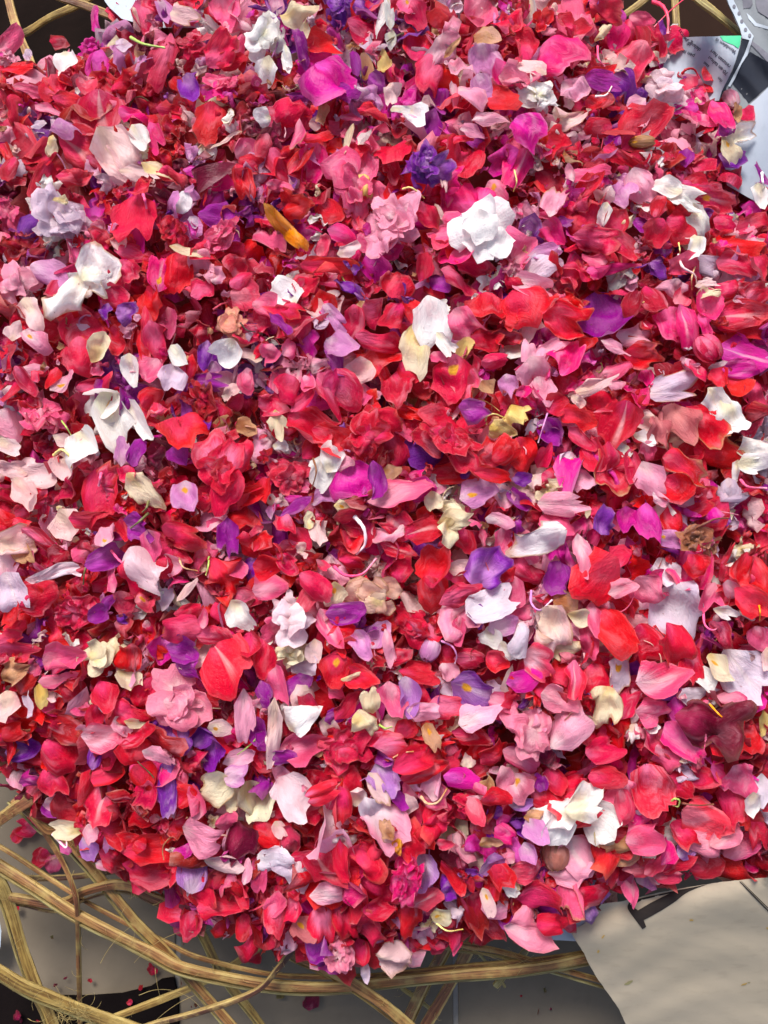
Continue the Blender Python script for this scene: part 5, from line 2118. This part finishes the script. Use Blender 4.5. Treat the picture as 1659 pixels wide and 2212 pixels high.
def weights(px, py):
    """what grows where: the mix of colours changes over the heap as in the picture"""
    w = dict(cr=30, sc=16, dr=12, ro=9, rr=8, hp=6, ma=6.5, pu=5, vi=2.6, li=3.5, la=2, pp=8, pk=7, pq=5, sa=2, bl=4, wh=3.6, ce=1.8, mn=4, ta=.6)
    def near(x, y, s): return math.exp(-((px - x) ** 2 + (py - y) ** 2) / (2 * s * s))
    n = near(150, 1650, 230) + .8 * near(700, 1980, 230) + .6 * near(1300, 650, 200)
    for c in ('cr', 'sc', 'dr'): w[c] *= 1 + 1.6 * n
    for c in ('pp', 'pk', 'pq', 'bl', 'la', 'li', 'wh', 'ce'): w[c] *= max(.15, 1 - .8 * n)
    n = near(650, 1250, 220) + near(1350, 1500, 200) + near(1180, 380, 200)
    for c in ('pp', 'pk', 'pq', 'sa', 'bl'): w[c] *= 1 + .9 * n
    n = near(480, 1520, 120) + near(560, 330, 160) + near(720, 250, 120) + near(1180, 1950, 100) + near(500, 880, 100)
    for c in ('pu', 'vi', 'ma', 'li'): w[c] *= 1 + 2.2 * n
    n = near(900, 230, 260)
    for c in ('hp', 'ma', 'pk'): w[c] *= 1 + 1.0 * n
    for i, c in enumerate(CODES):       # clumps of one kind
        w[c] *= math.exp(1.25 * sin(px * (.013 + .0021 * (i % 5)) + i * 2.3) * cos(py * (.015 + .0017 * (i % 7)) + i * 1.1))
    v = np.array([w[c] for c in CODES]); return v / v.sum()

def scatter(n, zlo, zhi, slo, shi, tilt, keep_in=.0, pale=0, clear=0.0, clus=.5):
    lo = BW.min(0); hi = BW.max(0)
    lo = np.maximum(lo, [-.30, -.36]); hi = np.minimum(hi, [.30, .36])
    P = RNG.uniform(lo, hi, (int(n * 1.6), 2))
    d = signed_dist(P)
    P = P[d > keep_in][:n]
    H = hfun(P)
    for (x, y), h in zip(P, H):
        z = h - RNG.uniform(zlo, zhi)
        dz = CAM.z - z
        # frame position, for the mix of colours
        vy = (y - CAM.y)
        px = 829.5 + x / ((dz * CT + vy * ST) * TH) * 829.5
        py = 1106 - ((vy * CT - dz * ST) / (dz * CT + vy * ST)) / TV * 1106
        if clear and np.any((FC[:, 0] - px) ** 2 + (FC[:, 1] - py) ** 2 < (FC[:, 2] * clear) ** 2): continue
        c = CODES[RNG.choice(len(CODES), p=weights(px, py))]
        if pale and RNG.random() < pale: c = str(RNG.choice(['wh', 'bl', 'ce', 'pp', 'pq', 'la', 'ta', 'sa']))
        t, b = pal(c)
        t = jit(t, .14)
        m = RNG.integers(2, 6) if RNG.random() < clus else 1
        yaw0, p0, r0 = RNG.uniform(0, 6.28), RNG.normal(0, tilt), RNG.normal(0, tilt)
        Mt = np.array(Matrix.Rotation(p0, 3, 'X') @ Matrix.Rotation(r0, 3, 'Y'))
        seed_s = RNG.uniform(slo, shi)
        for q in range(m):
            V, uv, f = POOL[RNG.integers(len(POOL))]
            s = seed_s * RNG.uniform(.7, 1.15) * (.85 if m > 1 else 1)
            if m == 1:
                M = np.array(rot_from(yaw0, p0, r0)); W = (V * s - [0, s * .5, 0]) @ M.T + [x, y, z]
            else:
                M = np.array(rot_from(yaw0 + q * RNG.uniform(.7, 1.5), RNG.normal(.1, .3), RNG.normal(0, .3)))
                W = (V * s) @ M.T @ Mt.T + [x, y, z + .0003 * q]
            add_stuff(W, grid_faces(10, 10), uv, jit(t, .07), jit(b, .1), par_of(f), RNG.uniform(.1, 1))
scatter(1300, .009, .026, .020, .032, .38)
scatter(1500, .001, .014, .014, .027, .42, clus=.55)
scatter(1300, -.004, .004, .010, .020, .45, clus=.6, clear=1.0)
scatter(1900, -.006, .003, .006, .012, .55, pale=.18, clear=1.05, clus=.45)
scatter(900, -.0085, -.003, .003, .0075, .6, pale=.5, clear=1.05, clus=.1)
# small spurs, stamens and bits of stalk among the petals
for i in range(260):
    x, y = RNG.uniform([-.24, -.30], [.24, .30])
    if signed_dist([[x, y]])[0] < .004: continue
    z = float(hfun([[x, y]])[0]) + RNG.uniform(-.006, .006)
    a, ln = RNG.uniform(0, 6.28), RNG.uniform(.006, .018); cv_ = RNG.normal(0, .5)
    pts = []; q = Vector((x, y, z))
    for k in range(5):
        pts.append(q.copy()); q = q + Vector((cos(a), sin(a), RNG.normal(0, .3))) * ln / 4; a += cv_
    r = RNG.uniform(.0003, .0007)
    v, f, u = tube(pts, r, r * .6, 5, 4)
    f4 = np.array([g for g in f if len(g) == 4], dtype=np.int32)
    t, b = pal(str(RNG.choice(['bl', 'pp', 'ye', 'gr', 'dg', 'ta', 'sa', 'pk', 'li', 'ce'])))
    add_stuff(np.array([list(p) for p in v]), f4, np.array(u) * [.2, .3] + [.4, .4], t, b, (0, 0, 0), .2)
# the thin fringe spilling over the rim
def near_rim(n, w):
    out = 0
    while out < n:
        i = RNG.integers(len(BW)); a, b = BW[i], BW[(i + 1) % len(BW)]
        f = RNG.random(); p = a + (b - a) * f + RNG.normal(0, w, 2)
        if not (-.26 < p[0] < .26 and -.33 < p[1] < .31): continue
        out += 1
        yield p
for p in near_rim(620, .0035):
    low = p[0] > at(1290, 1900, .14)[0] and p[1] < 0
    if low: continue
    V, uv, f = POOL[RNG.integers(len(POOL))]
    s = RNG.uniform(.012, .024)
    z = float(hfun(p)[0]) - (RNG.uniform(-.001, .022) if not low else RNG.uniform(.010, .026))
    if low: p = p + np.array([0, .005])
    c = str(RNG.choice(['cr', 'cr', 'dr', 'sc', 'ro', 'ro', 'rr', 'pk', 'ma', 'pu', 'mn', 'pp']))
    M = np.array(rot_from(RNG.uniform(0, 6.28), RNG.normal(0, .6), RNG.normal(0, .6)))
    W = (V * s - [0, s * .5, 0]) @ M.T + [p[0], p[1], z]
    t, b = pal(c)
    add_stuff(W, grid_faces(10, 10), uv, jit(t, .16), jit(b, .1), par_of(f), RNG.uniform(.1, 1))
for i in range(24):
    px, py = RNG.uniform(-10, 400), RNG.uniform(1990, 2210)
    if i > 13: px, py = RNG.uniform(400, 1250), RNG.uniform(2090, 2210)
    x, y, _ = at(px, py, .006)
    V, uv, f = POOL[RNG.integers(len(POOL))]
    s = RNG.uniform(.0015, .0042)
    t, b = pal(str(RNG.choice(['dr', 'mn', 'ta', 'dg', 'br'])))
    W = (V * s) @ np.array(rot_from(RNG.uniform(0, 6.28), 0, 0)).T + [x, y, .0055]
    add_stuff(W, grid_faces(10, 10), uv, t, b, (0, 0, 0), .3)
# solid body of the heap under the loose petals
gx = np.linspace(-.30, .30, 121); gy = np.linspace(-.36, .36, 141)
GX, GY = np.meshgrid(gx, gy)
GP = np.stack([GX.ravel(), GY.ravel()], 1)
GD = signed_dist(GP)
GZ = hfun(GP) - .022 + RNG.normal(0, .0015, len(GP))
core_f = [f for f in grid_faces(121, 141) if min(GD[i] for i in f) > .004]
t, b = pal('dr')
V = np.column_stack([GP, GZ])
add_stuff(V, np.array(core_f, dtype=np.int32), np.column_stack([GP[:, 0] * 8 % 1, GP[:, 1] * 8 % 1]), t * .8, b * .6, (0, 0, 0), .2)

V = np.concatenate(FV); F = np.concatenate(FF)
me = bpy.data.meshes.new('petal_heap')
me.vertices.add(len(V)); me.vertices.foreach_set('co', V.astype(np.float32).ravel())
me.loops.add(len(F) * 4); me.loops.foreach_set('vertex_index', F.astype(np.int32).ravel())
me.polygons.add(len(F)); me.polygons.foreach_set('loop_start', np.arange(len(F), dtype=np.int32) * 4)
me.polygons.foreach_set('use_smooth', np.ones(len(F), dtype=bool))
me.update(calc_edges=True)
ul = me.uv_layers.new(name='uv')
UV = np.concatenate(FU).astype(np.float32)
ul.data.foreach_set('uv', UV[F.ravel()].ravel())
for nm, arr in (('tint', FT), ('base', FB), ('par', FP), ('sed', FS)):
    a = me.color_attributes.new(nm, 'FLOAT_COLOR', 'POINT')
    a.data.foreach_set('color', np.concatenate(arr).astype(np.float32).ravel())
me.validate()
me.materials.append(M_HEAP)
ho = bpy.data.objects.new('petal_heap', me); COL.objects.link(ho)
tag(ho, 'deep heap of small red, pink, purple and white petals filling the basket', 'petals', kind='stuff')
print('heap verts', len(V), 'faces', len(F))

# ------------------------------------------------------------------ petals fallen on the floor and black patch
FLOOR = [  # px, py, size(chart), colour, z, label
 (57, 1786, 150, 'ro', 0.003, 'dusky rose petal lying on the tiles in the lower left, nearest the short rust strip'),
 (38, 1806, 100, 'cr', 0.003, 'small crimson petal tucked beside a dusky rose petal on the tiles'),
 (85, 1857, 150, 'cr', 0.003, 'crimson petal lying on the tiles between the cane strips at the lower left'),
 (115, 1869, 130, 'pk', 0.003, 'pink petal next to a crimson one on the tiles at the lower left'),
 (34, 1963, 60, 'cr', 0.003, 'tiny crimson petal scrap behind the golden strip at the left edge'),
 (328, 2095, 80, 'dr', 0.003, 'small red petal on the tile just above the black cloth'),  # black cloth here is the flat black patch
 (302, 2135, 34, 'dr', 0.006, 'tiny dark red scrap on the upper edge of the black cloth'),  # black cloth here is the flat black patch
 (279, 2166, 40, 'cr', 0.006, 'tiny crimson scrap on the black cloth above the golden strip'),  # black cloth here is the flat black patch
 (35, 2195, 60, 'mn', 0.006, 'maroon scrap on the black cloth in the bottom left corner'),  # black cloth here is the flat black patch
 (399, 2000, 160, 'ro', 0.060, 'rosy petal caught low between the strips under the heap edge'),
 (670, 2164, 120, 'mn', 0.003, 'maroon petal alone on the tile under the bowed strip'),
 (545, 2064, 130, 'cr', 0.003, 'crimson petal on the tiles seen through the strips near the bottom'),
 (600, 2058, 110, 'cr', 0.003, 'dark crimson petal on the tiles left of the violet petal'),
 (605, 2150, 60, 'dg', 0.003, 'small dull green leaf scrap on the tile near the bottom'),
 (128, 85, 150, 'dr', 0.03, 'dark red petal deep in the gap at the top left'),
]
for px, py, s, c, z, lab in FLOOR:
    x, y, _ = at(px, py, z + .004)
    k = scale_at(z)
    o = make_petal(s * k, s * k * .85, 'w', c, rot_from(RNG.uniform(0, 6.28), RNG.normal(0, .1), RNG.normal(0, .1)), (x, y, z + .003), name='petal')
    tag(o, lab, 'petal', 'petals fallen out of the basket')

# ------------------------------------------------------------------ labels
GROUPS = {'P': 'loose petals on the heap', 'F': 'open flowers on the heap', 'R': 'double blooms on the heap', 'B': 'closed buds on the heap', 'S': 'stalks and spurs on the heap'}
CATS = {'P': 'petal', 'F': 'flower', 'R': 'flower', 'B': 'bud', 'S': 'stalk'}
marks = [d for d in feats if d['short'] and d['k'] != 'S' and len(d['short'].split()) <= 6]
def shape_word(d):
    f = d['fl']
    if d['k'] == 'R': return 'crumpled double' if 'k' in f else ('rounded double' if 'c' in f else 'ruffled double')
    w = []
    if d['k'] == 'P':
        ar = d['W'] / d['L']
        if d['L'] * d['W'] > 52000: w.append('large')
        elif d['L'] * d['W'] < 15000: w.append('small')
        if ar < .45: w.append('slim')
    if 'f' in f: w.append('folded')
    elif 'c' in f: w.append('cupped')
    elif 'd' in f: w.append('rounded')
    elif 'k' in f: w.append('crumpled')
    elif 'w' in f: w.append('wavy')
    elif 'n' in f: w.append('notched')
    else: w.append('smooth')
    return ' '.join(w[-2:])
def direction(dx, dy):
    a = math.degrees(math.atan2(-dy, dx)) % 360
    return ['right of', 'up and right of', 'above', 'up and left of', 'left of', 'down and left of', 'below', 'down and right of'][int((a + 22.5) // 45) % 8]
seen = set()
def place(d, m):
    dx, dy = d['p'][0] - m['p'][0], d['p'][1] - m['p'][1]
    return direction(dx, dy) + ' ' + m['short'], math.hypot(dx, dy)
for d in feats:
    if 'o' not in d: continue
    if d['lab']:
        lab = d['lab'].replace('~', ' ').strip()
        ws = lab.split()
        seen.add(lab)
    else:
        noun = {'P': 'petal', 'F': 'flower', 'R': 'bloom', 'B': 'bud', 'S': 'stalk'}[d['k']]
        head = f"{shape_word(d)} {PAL[d['c']][0]} {noun}"
        near = sorted((m for m in marks if m is not d), key=lambda m: (m['p'][0] - d['p'][0]) ** 2 + (m['p'][1] - d['p'][1]) ** 2)
        lab = None
        for m in near[:3]:
            w, dist = place(d, m)
            adv = 'just ' if dist < 70 else ''
            c = f"{head} {adv}{w}"
            if c not in seen and len(c.split()) <= 16: lab = c; break
        if lab is None:
            a = place(d, near[0])[0]
            for m in near[1:5]:
                c = f"{head} between {near[0]['short']} and {m['short']}"
                if c not in seen and len(c.split()) <= 16: lab = c; break
        lab = lab or f"{head} near {near[0]['short']}"
        seen.add(lab)
    tag(d['o'], ' '.join(lab.split()[:16]), CATS[d['k']], GROUPS[d['k']])
